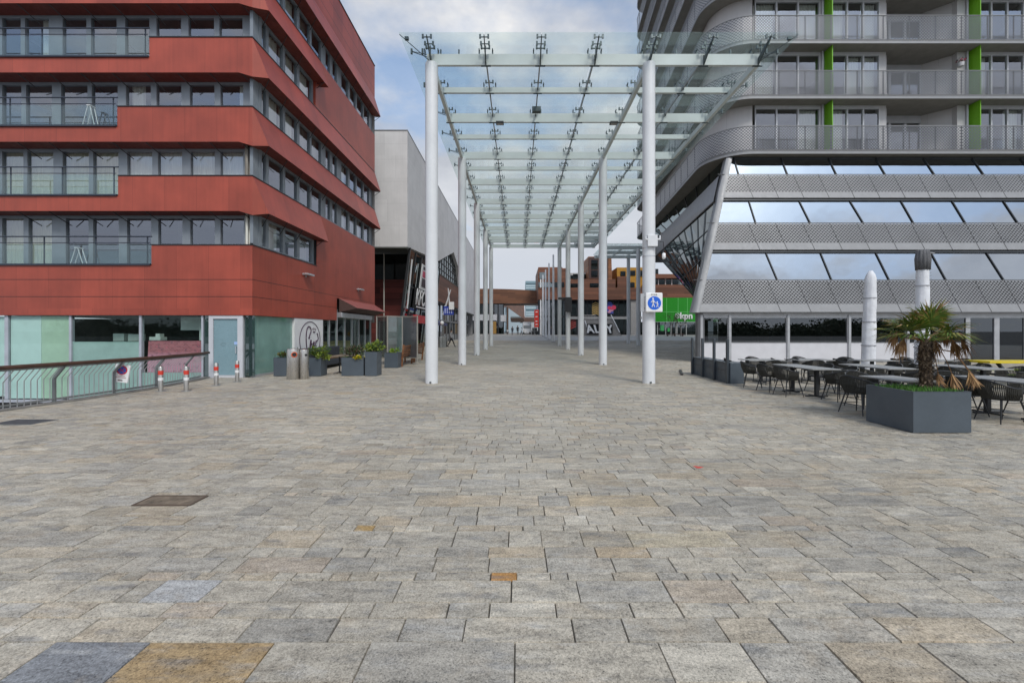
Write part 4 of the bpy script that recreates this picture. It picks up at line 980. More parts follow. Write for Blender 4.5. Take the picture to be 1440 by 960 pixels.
for i in range(NU):
    for j in range(NV): m.face(gr(i/NU,j/NV)+q_,gr((i+1)/NU,j/NV)+q_,gr((i+1)/NU,(j+1)/NV)+q_,gr(i/NU,(j+1)/NV)+q_)
m.face(A2+q_,B2+q_,B3+q_,A3+q_); m.build('rear_lining',back_dark,tw)
for i in range(1,NU+1):
    m=MB(); m.bar(gr(i/NU,0)+o_*.3,gr(i/NU,1)+o_*.3,.035,.03); m.build('mullion',M('mullion_dark',(.055,.06,.065),.4,.4),tw)
m=MB()
for j in range(1,NV): m.bar(gr(0,j/NV)+o_*.3,gr(1,j/NV)+o_*.3,.03,.03)
m.build('transom',M('mullion_dark',(.055,.06,.065),.4,.4),tw)
m=MB(); m.face(D1+Vector((.4,.1,0)),B1+Vector((.4,.1,0)),Vector((20,42.1,9.2)),Vector((20,32,2.75))); m.box(13.7,30,42.6,46.5,za,11.85); m.build('rear_wall',back_dark,tw)
# ---- ground floor of the podium
GY=23.25; fg=lambda u,w_,z:(u,GY+w_,z); XG=lambda px:X_(px,GY)
m=MB(); m.lathe((9.98,23.45,0),[(.24,0),(.24,2.72)],24); smooth_by_angle(m.build('corner_column',M('column_grey',(.16,.165,.175),.4,.3),tw))
posts=[986,1026,1108,1194,1276,1361]
for i,(a,b) in enumerate(zip(posts,posts[1:])):
    frame_window(tw,fg,XG(a),XG(b),1.08,2.58,XG(a)+.10,XG(b)-.10,1.10,2.44,M('frame_grey',(.42,.43,.45),.4,.3),darkglass,w0=0,w1=.12,wp=.05)
    m=MB(); m.box(XG(a)+.003,XG(b)-.003,GY+.02,GY+.10,.05,1.075); m.build('white_panel',M('panel_white',(.60,.60,.63),.4,var=.04),tw)
    m=MB(); m.box(XG(a)-.06,XG(a)+.07,GY-.06,GY+.02,0,2.6); m.build('post',M('frame_grey',(.42,.43,.45),.4,.3),tw)
dp=[1361,1402,1444,1486,1528,1610,1694]
for a,b in zip(dp,dp[1:]):
    frame_window(tw,fg,XG(a),XG(b),.0,2.58,XG(a)+.14,XG(b)-.14,.10,2.44,M('frame_grey',(.42,.43,.45),.4,.3),darkglass,name='glass_door',w0=0,w1=.12,wp=.05)
m=MB(); m.box(XG(986),44,GY-.02,GY+.3,2.585,2.70); m.box(9.9,44,23.0,24.5,2.701,2.715); m.build('lintel',M('frame_grey',(.42,.43,.45),.4,.3),tw)
m=MB(); m.box(XG(1361)+.15,XG(1444),GY+.055,GY+.07,.92,.97); m.build('door_rail',alu,tw)
m=MB(); m.box(13.9,44,29.5,29.7,0,2.7); m.box(13.7,44,23.4,29.5,-.03,-.0); m.box(13,20,26.5,27.1,0,1.1); m.box(24,40,26,26.8,0,1.1); m.build('bar_interior',M('bar_dark',(.05,.048,.045),.9,var=.4,scale=.6),tw)
for x,c in ((14.35,(.16,.10,.045)),(18.1,(.14,.09,.05)),(21.7,(.10,.10,.10))):
    m=MB(); m.box(x,x+.45,25.2,25.6,0,2.7); m.build('inner_column',M('inner_%d'%int(x),c,.8),tw)
m=MB(); m.hexa([(10.0,23.6,0),(10.2,23.6,0),(13.7,30.0,0),(13.5,30.0,0)],[(10.0,23.6,2.74),(10.2,23.6,2.74),(13.7,30.0,2.74),(13.5,30.0,2.74)]); m.build('side_wall',darkglass,tw)
# ================================================================== terrace: tables and chairs
def make_chair():
    t=thing('terrace_chair','black woven armchair','chair',(0,0,0),group='black woven chairs on the terrace')
    # local: sitter looks to +y
    def arc(r,z,a0=-200,a1=20,n=22,fx=1.0,fy=.95): return [(r*fx*math.cos(R(a0+(a1-a0)*i/n)),r*fy*math.sin(R(a0+(a1-a0)*i/n))+.0,z) for i in range(n+1)]
    m=MB(); m.lathe((0,0,0),[(.0,.425),(.235,.425),(.25,.44),(.24,.465),(.0,.475)],20); m.build('seat',M('seat_black',(.03,.03,.03),.7),t,local=True)
    top=[]; bot=arc(.25,.44)
    for i,(x,y,z) in enumerate(arc(.315,0)):
        k=max(0,-y/.30); top.append((x,y-.03,.66+.13*k**1.5))
    m=MB()
    for i in range(len(bot)-1):
        for s in (0,.5):
            p=Vector(bot[i])*(1-s)+Vector(bot[i+1])*s; q=Vector(top[i])*(1-s)+Vector(top[i+1])*s; mid=(p+q)/2+Vector((p.x,p.y,0))*.10
            m.tube([p,mid,q],.0125,4,cap=False)
    m.build('backrest',rope,t,local=True)
    m=MB(); m.tube(top,.014,6); m.tube(bot,.010,5); m.tube([top[0],(top[0][0]*.9,top[0][1]+.02,.44)],.011,5); m.tube([top[-1],(top[-1][0]*.9,top[-1][1]+.02,.44)],.011,5); m.build('frame',legm,t,local=True,smooth=True)
    for sx in (-1,1):
        for sy in (-1,1):
            m=MB(); m.tube([(sx*.17,sy*.16,.43),(sx*.255,sy*.245,0)],[.016,.010],6); m.build('leg',legm,t,local=True)
    m=MB()
    for sx in (-1,1): m.tube([(sx*.212,-.205,.2),(sx*.212,.205,.2)],.007,5)
    m.tube([(-.212,-.205,.2),(.212,-.205,.2)],.007,5); m.build('stretcher',legm,t,local=True)
    return t
chair0=make_chair(); used=[False]
def place_chair(x,y,rz,label):
    o=chair0 if not used[0] else copy_tree(chair0); used[0]=True
    o.location=(x,y,gz(y)+.001); o.rotation_euler=(0,0,R(rz)); o['label']=label; return o
def table(cx,cy,w,l,label,rz=0):
    t=thing('terrace_table',label,'table',(cx,cy,0),R(rz),group='terrace tables')
    m=MB(); m.box(-w/2,w/2,-l/2,l/2,.722,.75); m.build('table_top',toplight,t,local=True,bevel=.004)
    for sy in ((-1,1) if l>1.2 else (0,)):
        m=MB(); y=sy*l*.28; m.box(-.04,.04,y-.04,y+.04,.03,.72); m.box(-.28,.28,y-.03,y+.03,.0,.03); m.box(-.03,.03,y-.28,y-.031,.0,.028); m.box(-.03,.03,y+.031,y+.28,.0,.028); m.box(-.2,.2,y-.2,y+.2,.705,.722); m.build('pedestal',legm,t,local=True)
    return t
def setting(cx,cy,w,l,tl,desc,spec):
    table(cx,cy,w,l,tl)
    for side,off,rz,pos in spec:
        if side=='L': x,y,r=cx-w/2-.30,cy+off,-90
        elif side=='R': x,y,r=cx+w/2+.30,cy+off,90
        elif side=='N': x,y,r=cx+off,cy-l/2-.32,0
        else: x,y,r=cx+off,cy+l/2+.32,180
        place_chair(x,y,r+rz,f'black woven chair, {pos} {desc}'.replace('the back row table','back table').replace(' seat of',' at'))
LRL=lambda o:[('L',-o,8,'near left seat of'),('L',o,-6,'far left seat of'),('R',-o,-9,'near right seat of'),('R',o,5,'far right seat of')]
setting(7.80,11.65,.72,1.75,'grey topped terrace table in front, right beside the posted planter barrier','the front table beside the posted barrier',
   [('L',1.35,-30,'backmost left seat off the corner of'),('L',.45,10,'middle left seat of'),('L',-.35,4,'near left seat of'),('R',-.5,-8,'near right seat of'),('R',.35,6,'far right seat of'),('N',.05,6,'near end seat of')])
setting(8.25,14.5,1.2,.75,'small grey topped table half hidden behind the posted planter barrier','the small table behind the posted barrier',
   [('L',0,-10,'left seat of'),('R',0,12,'right seat of'),('F',.2,5,'far side seat of'),('N',-.1,-5,'near side seat of')])
setting(9.95,14.6,1.25,.75,'grey topped back row table between the barrier and the white umbrella','the back row table left of the all white umbrella',
   [('L',0,-20,'left seat of'),('R',0,12,'right seat of'),('F',.25,5,'far side seat of'),('N',-.35,-15,'near side seat of')])
setting(11.85,14.3,1.2,.75,'grey topped back row table standing in front of the all white umbrella','the back row table in front of the all white umbrella',
   [('L',0,-20,'left seat of'),('R',0,22,'right seat of'),('F',-.25,-15,'far side seat of'),('N',.2,10,'near side seat of')])
setting(13.9,14.4,1.2,.75,'grey topped back row table behind the palm crown','the back row table behind the palm crown',
   [('L',0,-10,'left seat of'),('R',0,10,'right seat of'),('F',0,5,'far side seat of'),('N',.1,12,'near side seat of')])
setting(9.85,11.75,.8,1.7,'long grey topped terrace table in the middle, left of the palm trunk','the long middle table left of the palm',
   LRL(.45)+[('N',0,7,'near end seat of')])
setting(7.75,8.75,.75,1.0,'grey topped terrace table right behind the palm planter','the table right behind the palm planter',
   [('L',.1,14,'left seat of'),('F',0,6,'far end seat of'),('R',.15,-10,'right seat of')])
setting(9.78,8.45,.78,1.6,'large grey topped near table at the right edge of the photo','the near table at the right photo edge',
   [('L',.25,10,'far left seat of'),('L',-.42,-6,'near left seat of'),('N',.05,10,'near end seat of'),('R',.3,4,'right seat of'),('F',0,-8,'far end seat of')])
setting(12.15,11.6,.8,1.6,'grey topped terrace table behind the hanging dead palm leaves','the table behind the hanging dead palm leaves',
   LRL(.42))
# yellow bench table
t=thing('yellow_picnic_table','long bright yellow picnic table with green seats near the glass doors','picnic table',(15.3,13.2,0))
ylw=M('yellow_paint',(.66,.50,.02),.4); m=MB(); m.box(14.2,16.9,12.85,13.6,.74,.80); m.build('table_top',ylw,t,bevel=.006)
for y in (12.35,14.1):
    m=MB(); m.box(14.3,16.8,y-.14,y+.14,.42,.46); m.build('seat',M('lime_seat',(.30,.42,.03),.5),t)
for x in (14.6,16.5):
    m=MB(); m.bar((x,13.0,.74),(x,12.4,0),.06,.08); m.bar((x,13.45,.74),(x,14.05,0),.06,.08); m.box(x-.03,x+.03,12.3,14.15,.36,.42); m.build('leg_frame',legm,t)
# wrapped parasols
def parasol(cx,cy,h,r,label,cap=False,lean=0):
    t=thing('wrapped_parasol',label,'parasol',(cx,cy,0))
    m=MB(); m.box(cx-.45,cx+.45,cy-.45,cy+.45,0,.09); m.build('base',M('base_grey',(.2,.2,.2),.7),t,bevel=.01)
    m=MB(); m.tube([(cx,cy,.09),(cx+lean*.1,cy,h*.5)],.045,10); m.build('pole',alu,t)
    m=MB(); n=20; zs=np.linspace(.32 if not cap else .22,h-(.55 if cap else .0),26); rings=[]
    for i,z in enumerate(zs):
        f_=(z/h); rad=r*(1.0-.22*f_)*(1+.02*math.sin(z*5)+.012*math.sin(z*17+1))
        if not cap and i>=24: rad*=(.75 if i==24 else .3)
        rings.append([(cx+lean*f_+rad*math.cos(6.2832*k/n)*(1+.05*math.sin(k*2.2+z*.9)+.025*math.sin(k*5+z*6)),cy+rad*math.sin(6.2832*k/n)*(1+.05*math.sin(k*2.2+z*.9)+.025*math.sin(k*5+z*6)),z) for k in range(n)])
    for a,b in zip(rings,rings[1:]):
        for k in range(n): l=(k+1)%n; m.face(a[k],a[l],b[l],b[k])
    m.face(*rings[-1]); o=m.build('cover',canvas,t); bm=bmesh.new(); bm.from_mesh(o.data); bmesh.ops.remove_doubles(bm,verts=bm.verts,dist=.0005); bmesh.ops.recalc_face_normals(bm,faces=bm.faces); bm.to_mesh(o.data); bm.free(); smooth_by_angle(o,60)
    for zs_ in (h*.30,h*.52,h*.74):
        m=MB(); rr_=r*(1.0-.22*zs_/h)*1.10; m.lathe((cx+lean*zs_/h,cy,zs_),[(rr_,0),(rr_,.035)],20); m.build('strap',M('strap_grey',(.42,.42,.44),.8),t)
    if cap:
        m=MB(); 
        for k in range(12):
            a=6.2832*k/12; m.tube([(cx+lean+r*.70*math.cos(a),cy+r*.70*math.sin(a),h-.58),(cx+lean+r*.74*math.cos(a),cy+r*.74*math.sin(a),h-.25),(cx+lean+r*.62*math.cos(a),cy+r*.62*math.sin(a),h)],[.05,.06,.04],6)
        m.lathe((cx+lean,cy,0),[(r*.6,h-.5),(r*.6,h-.02)],12); m.build('folded_canopy',canvasg,t,smooth=True)
        m=MB(); m.tube([(cx+lean+r*.75,cy,h-.06),(cx+lean+.34,cy,h-.10)],.02,6)
        for i in range(10): m.tube([(cx+lean*.8+r*.74,cy,h-.6-i*.09),(cx+lean*.8+r*.74+.09,cy-.05,h-.56-i*.09)],.006,4)
        m.build('ties',M('tie_grey',(.3,.3,.3),.8),t)
    return t
parasol(12.85,15.7,3.93,.225,'closed parasol wrapped in an all white cover, further from the palm',lean=.12)
parasol(11.80,12.5,4.08,.18,'closed parasol in white cover with grey folded top sticking out behind the palm',cap=True,lean=.05)
# barrier of planter boxes with posts
t=thing('terrace_barrier','dark grey planter barrier with four upright posts at the terrace corner','barrier',(7.0,15.5,0))
xa,xb,ya,yb=6.86,7.30,13.8,17.1
m=MB(); m.hexa([(xa,ya,0),(xb,ya,0),(xb+.12,yb,0),(xa+.12,yb,0)],[(xa,ya,.69),(xb,ya,.69),(xb+.12,yb,.69),(xa+.12,yb,.69)]); m.build('box',planter_mat,t,bevel=.01)
for i in range(4):
    y=ya+.12+i*(yb-ya-.2)/3; x=xa-.03+.12*(y-ya)/(yb-ya); m=MB(); m.box(x-.05,x+.022,y-.05,y+.05,0,1.45); m.build('post',M('post_anthracite',(.045,.055,.065),.45),t,bevel=.006)
m=MB(); m.bar((xa-.01,ya+.2,.42),(xa+.11,yb-.05,.42),.015,.03); m.bar((xa-.01,ya+.2,.66),(xa+.11,yb-.05,.66),.02,.05); m.build('rail',M('post_anthracite',(.045,.055,.065),.45),t)
# ================================================================== planters and plants
def planter(name,x0,x1,y0,y1,h,label,sink=.06,skew=0):
    cx,cy=(x0+x1)/2,(y0+y1)/2; t=thing(name,label,'planter',(cx,cy,gz(cy))); m=MB(); w_=.02; z0=gz(cy)
    for a,b,c,d in ((x0,x1,y0,y0+w_),(x0,x1,y1-w_,y1),(x0,x0+w_,y0+w_,y1-w_),(x1-w_,x1,y0+w_,y1-w_)): m.box(a,b,c,d,z0+.012,z0+h)
    m.box(x0+.03,x1-.03,y0+.03,y1-.03,z0+.0,z0+.05); m.build('box',planter_mat,t)
    m=MB(); m.box(x0+w_,x1-w_,y0+w_,y1-w_,z0+h-sink-.05,z0+h-sink); m.build('soil',soil,t)
    m=MB(); e=.028
    for a,b,c,d in ((x0-.004,x1+.004,y0-.004,y0+e),(x0-.004,x1+.004,y1-e,y1+.004),(x0-.004,x0+e,y0+e,y1-e),(x1-e,x1+.004,y0+e,y1-e)): m.box(a,b,c,d,z0+h+.001,z0+h+.006)
    m.build('rim',planter_mat,t); return t
def foliage(name,label,cat,c,rad,n,size,mats,weights=None,stems=6,upright=.3,droop=0,at=None):
    """a plant as many small leaves on stems"""
    c=Vector(c); m=MB(); base=at or (c.x,c.y,c.z-rad[2])
    b0=Vector(base)
    clumps=[Vector((random.gauss(0,.45)*rad[0],random.gauss(0,.45)*rad[1],random.gauss(0,.45)*rad[2])) for _ in range(max(4,n//45))]
    for k in range(n):
        q=c+random.choice(clumps)+Vector((random.gauss(0,.22)*rad[0],random.gauss(0,.22)*rad[1],random.gauss(0,.22)*rad[2]))
        q.z=max(q.z,b0.z+.01)
        d=(q-b0); d=d.normalized() if d.length>.01 else Vector((0,0,1)); d=(d+Vector((random.gauss(0,.6),random.gauss(0,.6),random.gauss(upright,.5)))).normalized()
        s=d.cross(Vector((random.gauss(0,1),random.gauss(0,1),random.gauss(0,1))))
        if s.length<.05: continue
        s=s.normalized(); L=size*random.uniform(.6,1.3); wd=L*random.uniform(.22,.38); up=s.cross(d)*L*.12
        m.mat(random.choices(range(1,len(mats)),weights)[0] if len(mats)>2 else 1)
        m.face(q,q+d*L*.5+s*wd+up,q+d*L,q+d*L*.5-s*wd+up)
    m.mat(0)
    for k in range(stems):
        e=c+Vector((random.gauss(0,.4)*rad[0],random.gauss(0,.4)*rad[1],rad[2]*random.uniform(-.2,.7))); m.tube([b0+Vector((random.gauss(0,.05),random.gauss(0,.05),0)),(b0+e)/2+Vector((random.gauss(0,.03),random.gauss(0,.03),0)),e],[.008,.006,.003],4)
    o=m.build(name,mats,at=base,recalc=False); tag(o,label,cat); return o
stem=M('stem_brown',(.07,.05,.03),.8)
planter('planter',-9.30,-8.62,16.2,16.7,.70,'low anthracite planter box behind the metal litter bin by the frosted window')
foliage('shrub','small reddish green shrub in the planter behind the litter bin','shrub',(-8.95,16.45,.80),(.34,.2,.16),320,.08,[stem,leafA,leafD,leafB],[3,3,1],at=(-8.95,16.45,.64))
planter('planter',-8.02,-7.50,16.2,16.72,.70,'low anthracite planter box just right of the metal litter bin')
foliage('shrub','green and yellow shrub in the planter right of the litter bin','shrub',(-7.75,16.45,.86),(.36,.26,.22),620,.09,[stem,leafA,leafB,leafC],[4,3,3],at=(-7.75,16.45,.64))
foliage('shrub','yellow green trailing plant over the right corner of the planter beside the bin','shrub',(-7.46,16.32,.70),(.20,.2,.22),260,.085,[stem,leafB,leafA],[4,1],at=(-7.5,16.35,.64))
planter('planter',-6.76,-5.92,16.3,16.8,.70,'wide low anthracite planter box with yellow flowers on the cafe terrace')
foliage('shrub','dark bronze leaved shrub in the wide planter with yellow flowers','shrub',(-6.42,16.55,.90),(.42,.24,.26),700,.08,[stem,leafC,leafD,leafA],[4,4,2],at=(-6.42,16.55,.64))
foliage('flowers','bright yellow flowers hanging over the front of the wide planter','flowers',(-6.15,16.28,.68),(.20,.10,.12),220,.06,[stem,yellowf,leafB],[4,3],at=(-6.15,16.36,.64))
planter('planter',-5.85,-5.40,16.28,16.85,.92,'tall narrow anthracite planter box with a bush on the cafe terrace')
foliage('shrub','round yellow green bush in the tall narrow planter','shrub',(-5.62,16.56,1.08),(.34,.26,.19),620,.085,[stem,leafB,leafA],[3,3],at=(-5.62,16.56,.86))
planter('planter',-6.25,-5.62,19.9,20.5,.70,'low anthracite planter box next to the wooden benches')
foliage('shrub','small bright lime plant in the planter next to the benches','shrub',(-5.85,20.15,.82),(.2,.2,.2),240,.09,[stem,M('leaf_lime',(.16,.30,.02),.5,var=.3,scale=9),leafB],[3,2],at=(-5.85,20.15,.64))
foliage('shrub','yellowish shrub showing above the far wooden bench','shrub',(-5.95,23.8,.95),(.3,.4,.2),320,.09,[stem,leafB,leafA],[3,2],at=(-5.95,23.8,.55))
# cafe table, sofa between the planters
t=thing('cafe_table','dark cafe table with wooden top between the left planters','table',(-7.0,17.3,0))
m=MB(); m.box(-7.45,-6.55,16.95,17.7,.70,.735); m.build('table_top',M('wood_top',(.20,.16,.12),.6,stretch=(2,12,2)),t)
for x in (-7.25,-6.8):
    m=MB(); m.tube([(x,17.3,.04),(x,17.3,.7)],.03,8); m.tube([(x-.2,17.15,.0),(x,17.3,.07),(x+.2,17.15,.0)],.02,6); m.tube([(x-.2,17.45,.0),(x,17.3,.07),(x+.2,17.45,.0)],.02,6); m.build('pedestal',black,t)
t=thing('outdoor_sofa','dark outdoor sofa along the cafe window behind the planters','sofa',(-8.9,20,0))
m=MB(); m.box(-9.4,-8.7,17.6,22.5,.15,.42); m.build('seat',M('sofa_dark',(.03,.035,.045),.8),t,bevel=.04)
m=MB(); m.box(-9.6,-9.41,17.6,22.5,.15,.95); m.build('backrest',M('sofa_dark',(.03,.035,.045),.8),t,bevel=.04)
m=MB(); m.box(-9.4,-8.72,17.6,22.5,.421,.50); m.build('cushion',M('cushion_brown',(.16,.10,.05),.8),t,bevel=.03)
# litter bin
t=thing('litter_bin','brushed steel double litter bin with a round orange rimmed opening','litter bin',(-7.75,15.15,0))
bx,by=-8.05,15.25; 
m=MB(); m.lathe((bx,by,0),[(.20,0),(.21,.02),(.21,1.03),(.195,1.08),(.05,1.10)],36); smooth_by_angle(m.build('large_drum',steel,t),30)
bx2=bx+.335
m=MB(); m.lathe((bx2,by+.12,0),[(.145,0),(.155,.02),(.155,1.0),(.14,1.05),(.04,1.08)],32); smooth_by_angle(m.build('small_drum',steel,t),30)
m=MB(); ring=[(bx+.13+.068*math.cos(a),by-.175+.045*math.cos(a),.88+.085*math.sin(a)) for a in np.linspace(0,6.2832,25)]; m.tube(ring,.018,6); m.build('rim',M('orange_rim',(.55,.09,.02),.45),t)
m=MB(); m.disc((bx+.13,by-.165,.88),.068,(.55,-.83,0),20,.03); m.build('opening',black,t)
m=MB(); m.disc((bx2+.11,by+.02,.86),.045,(.75,-.66,0),20,.02); m.build('opening',black,t)
# bollards
bl=[(226,550,'leftmost','first red and white banded steel bollard from the left'),(262,549.5,'','second red and white banded steel bollard from the left'),(304,541.5,'','red and white banded steel bollard standing in front of the door'),(333.5,536.5,'','red and white banded steel bollard right of the door')]
b0=None
for px,py,_,lb in bl:
    y=1020/(py-VY); x=X_(px,y)
    if b0 is None:
        b0=thing('bollard',lb,'bollard',(0,0,0),group='banded bollards by the door')
        m=MB(); m.lathe((0,0,0),[(.062,0),(.062,.68),(.053,.70),(.02,.71)],24); smooth_by_angle(m.build('post',steel,b0,local=True),30)
        m=MB(); m.lathe((0,0,0),[(.065,.47),(.065,.59)],24); smooth_by_angle(m.build('red_band',red_band,b0,local=True),30)
        m=MB(); m.lathe((0,0,0),[(.065,.31),(.065,.39)],24); smooth_by_angle(m.build('white_band',white_paint,b0,local=True),30)
        m=MB(); m.lathe((0,0,0),[(.13,-.002),(.13,.006),(.08,.012)],24); m.build('collar',galv,b0,local=True); o=b0
    else: o=copy_tree(b0)
    o.location=(x,y,0); o['label']=lb
# glass wind screens
t=thing('wind_screen','folding three panel glass wind screen with grey frame on the cafe terrace','wind screen',(-6.2,22,0))
pts=[(-7.30,22.2),(-6.45,21.7),(-5.95,22.3),(-5.20,21.9)]
pts=[(X_(530,22.2),22.2),(X_(545,21.6),21.6),(X_(566,22.2),22.2),(X_(587,21.7),21.7)]
for x,y in pts:
    m=MB(); m.box(x-.03,x+.03,y-.03,y+.03,0,2.5); m.build('post',M('screen_frame',(.36,.34,.30),.5,.3),t)
for i,(a,b) in enumerate(zip(pts,pts[1:])):
    m=MB(); A,B=Vector((*a,0)),Vector((*b,0)); d=(B-A).normalized()*.035
    m.bar(A+d+Vector((0,0,2.47)),B-d+Vector((0,0,2.47)),.03,.05); m.bar(A+d+Vector((0,0,.35)),B-d+Vector((0,0,.35)),.03,.05); m.build('rail',M('screen_frame',(.36,.34,.30),.5,.3),t)
    m=MB(); g_=[GLASS('screen_glass_dark',(.35,.42,.42),base=.06,gain=.7,milk=.6,milkcol=(.10,.13,.13)),GLASS('screen_glass_pale',(.6,.75,.72),base=.08,gain=.8,milk=.6,milkcol=(.30,.42,.40)),GLASS('screen_glass_grey',(.40,.42,.44),base=.06,gain=.7,milk=.75,milkcol=(.14,.15,.165))][i]
    p,q=A+d,B-d; m.face(p+Vector((0,0,.38)),q+Vector((0,0,.38)),q+Vector((0,0,2.44)),p+Vector((0,0,2.44))); m.build('glass',g_,t)
# benches along the terrace
def bench(y0,y1,x,label):
    t=thing('wooden_bench',label,'bench',(x,(y0+y1)/2,gz((y0+y1)/2)),group='wooden benches by the wind screen'); z=gz((y0+y1)/2)
    for i in range(5):
        m=MB(); zc=.50+i*.105; xx=x+.02+i*.015; m.box(xx,xx+.03,y0+.05,y1-.05,z+zc,z+zc+.08); m.build('back_slat',benchwood,t)
    m=MB()
    for i in range(4): m.box(x-.52+i*.13,x-.41+i*.13,y0,y1,z+.42,z+.45)
    m.build('seat',benchwood,t)
    for y in (y0,y1-.08):
        m=MB(); m.box(x-.53,x-.45,y,y+.08,z,z+.66); m.bar((x,y+.04,z),(x+.10,y+.04,z+1.05),.08,.08,up=(1,0,0)); m.box(x-.5,x,y+.01,y+.07,z+.62,z+.66); m.box(x-.45,x,y+.01,y+.07,z+.36,z+.42); m.build('end_frame',benchwood,t)
bench(20.5,22.5,-5.62,'nearer wooden slatted bench with its back to the walkway')
bench(23.1,25.1,-5.66,'farther wooden slatted bench with its back to the walkway')
# ================================================================== palm
px0,px1,py0,py1=6.60,7.57,7.13,8.10
planter('palm_planter',px0,px1,py0,py1,.69,'large square anthracite planter holding the palm tree',sink=.05)
gm=MB()
for k in range(2600):
    a,b=random.uniform(px0+.04,px1-.06),random.uniform(py0+.04,py1-.04)
    if random.random()<.5 and (a-7.25)**2+(b-7.5)**2>.16: continue
    h=random.uniform(.03,.13); d=Vector((random.gauss(0,.35),random.gauss(0,.35),1)).normalized()*h; s=Vector((random.gauss(0,1),random.gauss(0,1),0)).normalized()*.012; q=Vector((a,b,.635)); gm.mat(random.choice([0,0,1])); gm.face(q-s,q+s,q+d)
tag(gm.build('weeds',[M('grass_bright',(.07,.20,.02),.6,var=.3,scale=9),leafA],recalc=False),'bright green weeds covering the soil of the palm planter','weeds',kind='stuff')
pt=thing('palm_tree','short fan palm with shaggy trunk and brown dead leaves hanging on one side','palm tree',(7.31,7.66,.63))
tx_,ty_=7.31,7.66
m=MB(); m.tube([(tx_,ty_,.60),(tx_+.01,ty_,.8),(tx_-.01,ty_,1.1),(tx_+.0,ty_,1.4),(tx_+.02,ty_,1.56)],[.10,.088,.09,.10,.075],14)
m.mat(1)
for k in range(520):
    z=random.uniform(.62,1.54); a=random.random()*6.2832; r=.09+.012*math.sin(z*6); q=Vector((tx_+r*math.cos(a),ty_+r*math.sin(a),z)); o_=Vector((math.cos(a),math.sin(a),0)); s=Vector((-math.sin(a),math.cos(a),0))*random.uniform(.006,.03)
    d=(o_*random.uniform(.2,.9)+Vector((0,0,random.uniform(-.9,1.1)))).normalized()*random.uniform(.04,.11); m.mat(random.choice([1,1,2])); m.face(q-s,q+s,q+s*.3+d,q-s*.3+d)
m.build('trunk',[M('palm_fibre',(.055,.038,.025),.95,var=.4,scale=20),M('palm_stub',(.10,.068,.042),.9,var=.4,scale=18),M('palm_stub_pale',(.20,.15,.10),.9,var=.3,scale=18)],pt,recalc=False)
palmg=[M('frond_green',(.085,.145,.018),.5,var=.35,scale=6),M('frond_olive',(.185,.18,.03),.55,var=.35,scale=6)]
palmb=[M('frond_brown',(.22,.115,.045),.75,var=.4,scale=6),M('frond_tan',(.36,.22,.10),.8,var=.3,scale=6)]
def frond(az,el,plen,flen,dead,droop):
    m=MB(); a=R(az); c0=Vector((tx_,ty_,1.50)); o_=Vector((math.cos(a)*math.cos(R(el)),math.sin(a)*math.cos(R(el)),math.sin(R(el))))
    e=c0+o_*plen+Vector((0,0,-droop*.35)); mid=(c0+e)/2+Vector((0,0,droop*.18+.02)); m.mat(0); m.tube([c0,mid,e],[.011,.009,.007],5)
    ax=(e-mid).normalized()
    if dead: ax=(ax*.5+Vector((0,0,-1))*1.0).normalized()
    sd=ax.cross(Vector((0,0,1)))
    if sd.length<.05: sd=Vector((-math.sin(a),math.cos(a),0))
    sd.normalize(); nn=sd.cross(ax)
    nl=30; sp_=R(105 if not dead else 38)
    for i in range(nl):
        t=(i/(nl-1)-.5)*2*sp_+random.gauss(0,.03); L=flen*(1-.28*abs(t)/R(105))*random.uniform(.85,1.08)
        if dead and random.random()<.12: continue
        d=(ax*math.cos(t)+sd*math.sin(t)+nn*(.16*abs(math.sin(t))+random.gauss(0,.06))).normalized()
        wv=d.cross(nn).normalized()*random.uniform(.010,.016)
        if dead: d=(d+Vector((0,0,-.55*random.random()))).normalized()
        p1=e+d*L*.55; p2=e+d*L+Vector((0,0,-L*(random.uniform(.08,.3) if not dead else random.uniform(.2,.6))))
        tip=dead or random.random()<.18
        m.mat(random.choice([0,0,1])); m.face(e-wv*.3,e+wv*.3,p1+wv,p1-wv)
        m.mat(random.choice([2,3]) if tip else random.choice([0,1])) if not dead else m.mat(random.choice([0,1]))
        m.face(p1-wv,p1+wv,p2)
    return m.build('dead_frond' if dead else 'frond',(palmb if dead else palmg+palmb),pt,recalc=False)
for i in range(21):
    az=i*137.5%360; el=random.choice([12,25,38,55,72]) if i%3 else 16
    frond(az,el,random.uniform(.32,.50),random.uniform(.44,.58),False,.05)
for az,el,pl,dr in ((172,24,.50,.02),(188,12,.46,.05),(20,30,.58,.05),(-18,16,.52,.2),(5,12,.55,.22),(35,14,.5,.2),(-42,14,.42,.2)):
    frond(az,el,pl,.31,True,dr)
# long drooping dead leaves low on the right
for az,pl,dz,fl_ in ((-12,.66,-.44,.34),(8,.92,-.42,.30),(-22,.36,-.46,.34),(30,.6,-.50,.30)):
    a=R(az); m=MB(); c0=Vector((tx_,ty_,1.42)); e=c0+Vector((math.cos(a)*pl,math.sin(a)*pl,dz)); mid=c0+Vector((math.cos(a)*pl*.6,math.sin(a)*pl*.6,-.08)); m.tube([c0,mid,(mid+e)/2+Vector((0,0,.03)),e],[.008,.008,.007,.006],5)
    for i in range(26):
        d=Vector((math.cos(a)*random.uniform(-.1,.6)+random.gauss(0,.18),math.sin(a)*.3+random.gauss(0,.18),-1)).normalized(); L=fl_*random.uniform(.6,1.05); wv=d.cross(Vector((0,1,0))).normalized()*random.uniform(.006,.013); m.mat(random.choice([0,1])); p1=e+d*L*.6; m.face(e-wv*.4,e+wv*.4,p1+wv,p1-wv); m.face(p1-wv,p1+wv,e+d*L+Vector((random.gauss(0,.03),0,0)))
    m.build('dead_frond',palmb,pt,recalc=False)
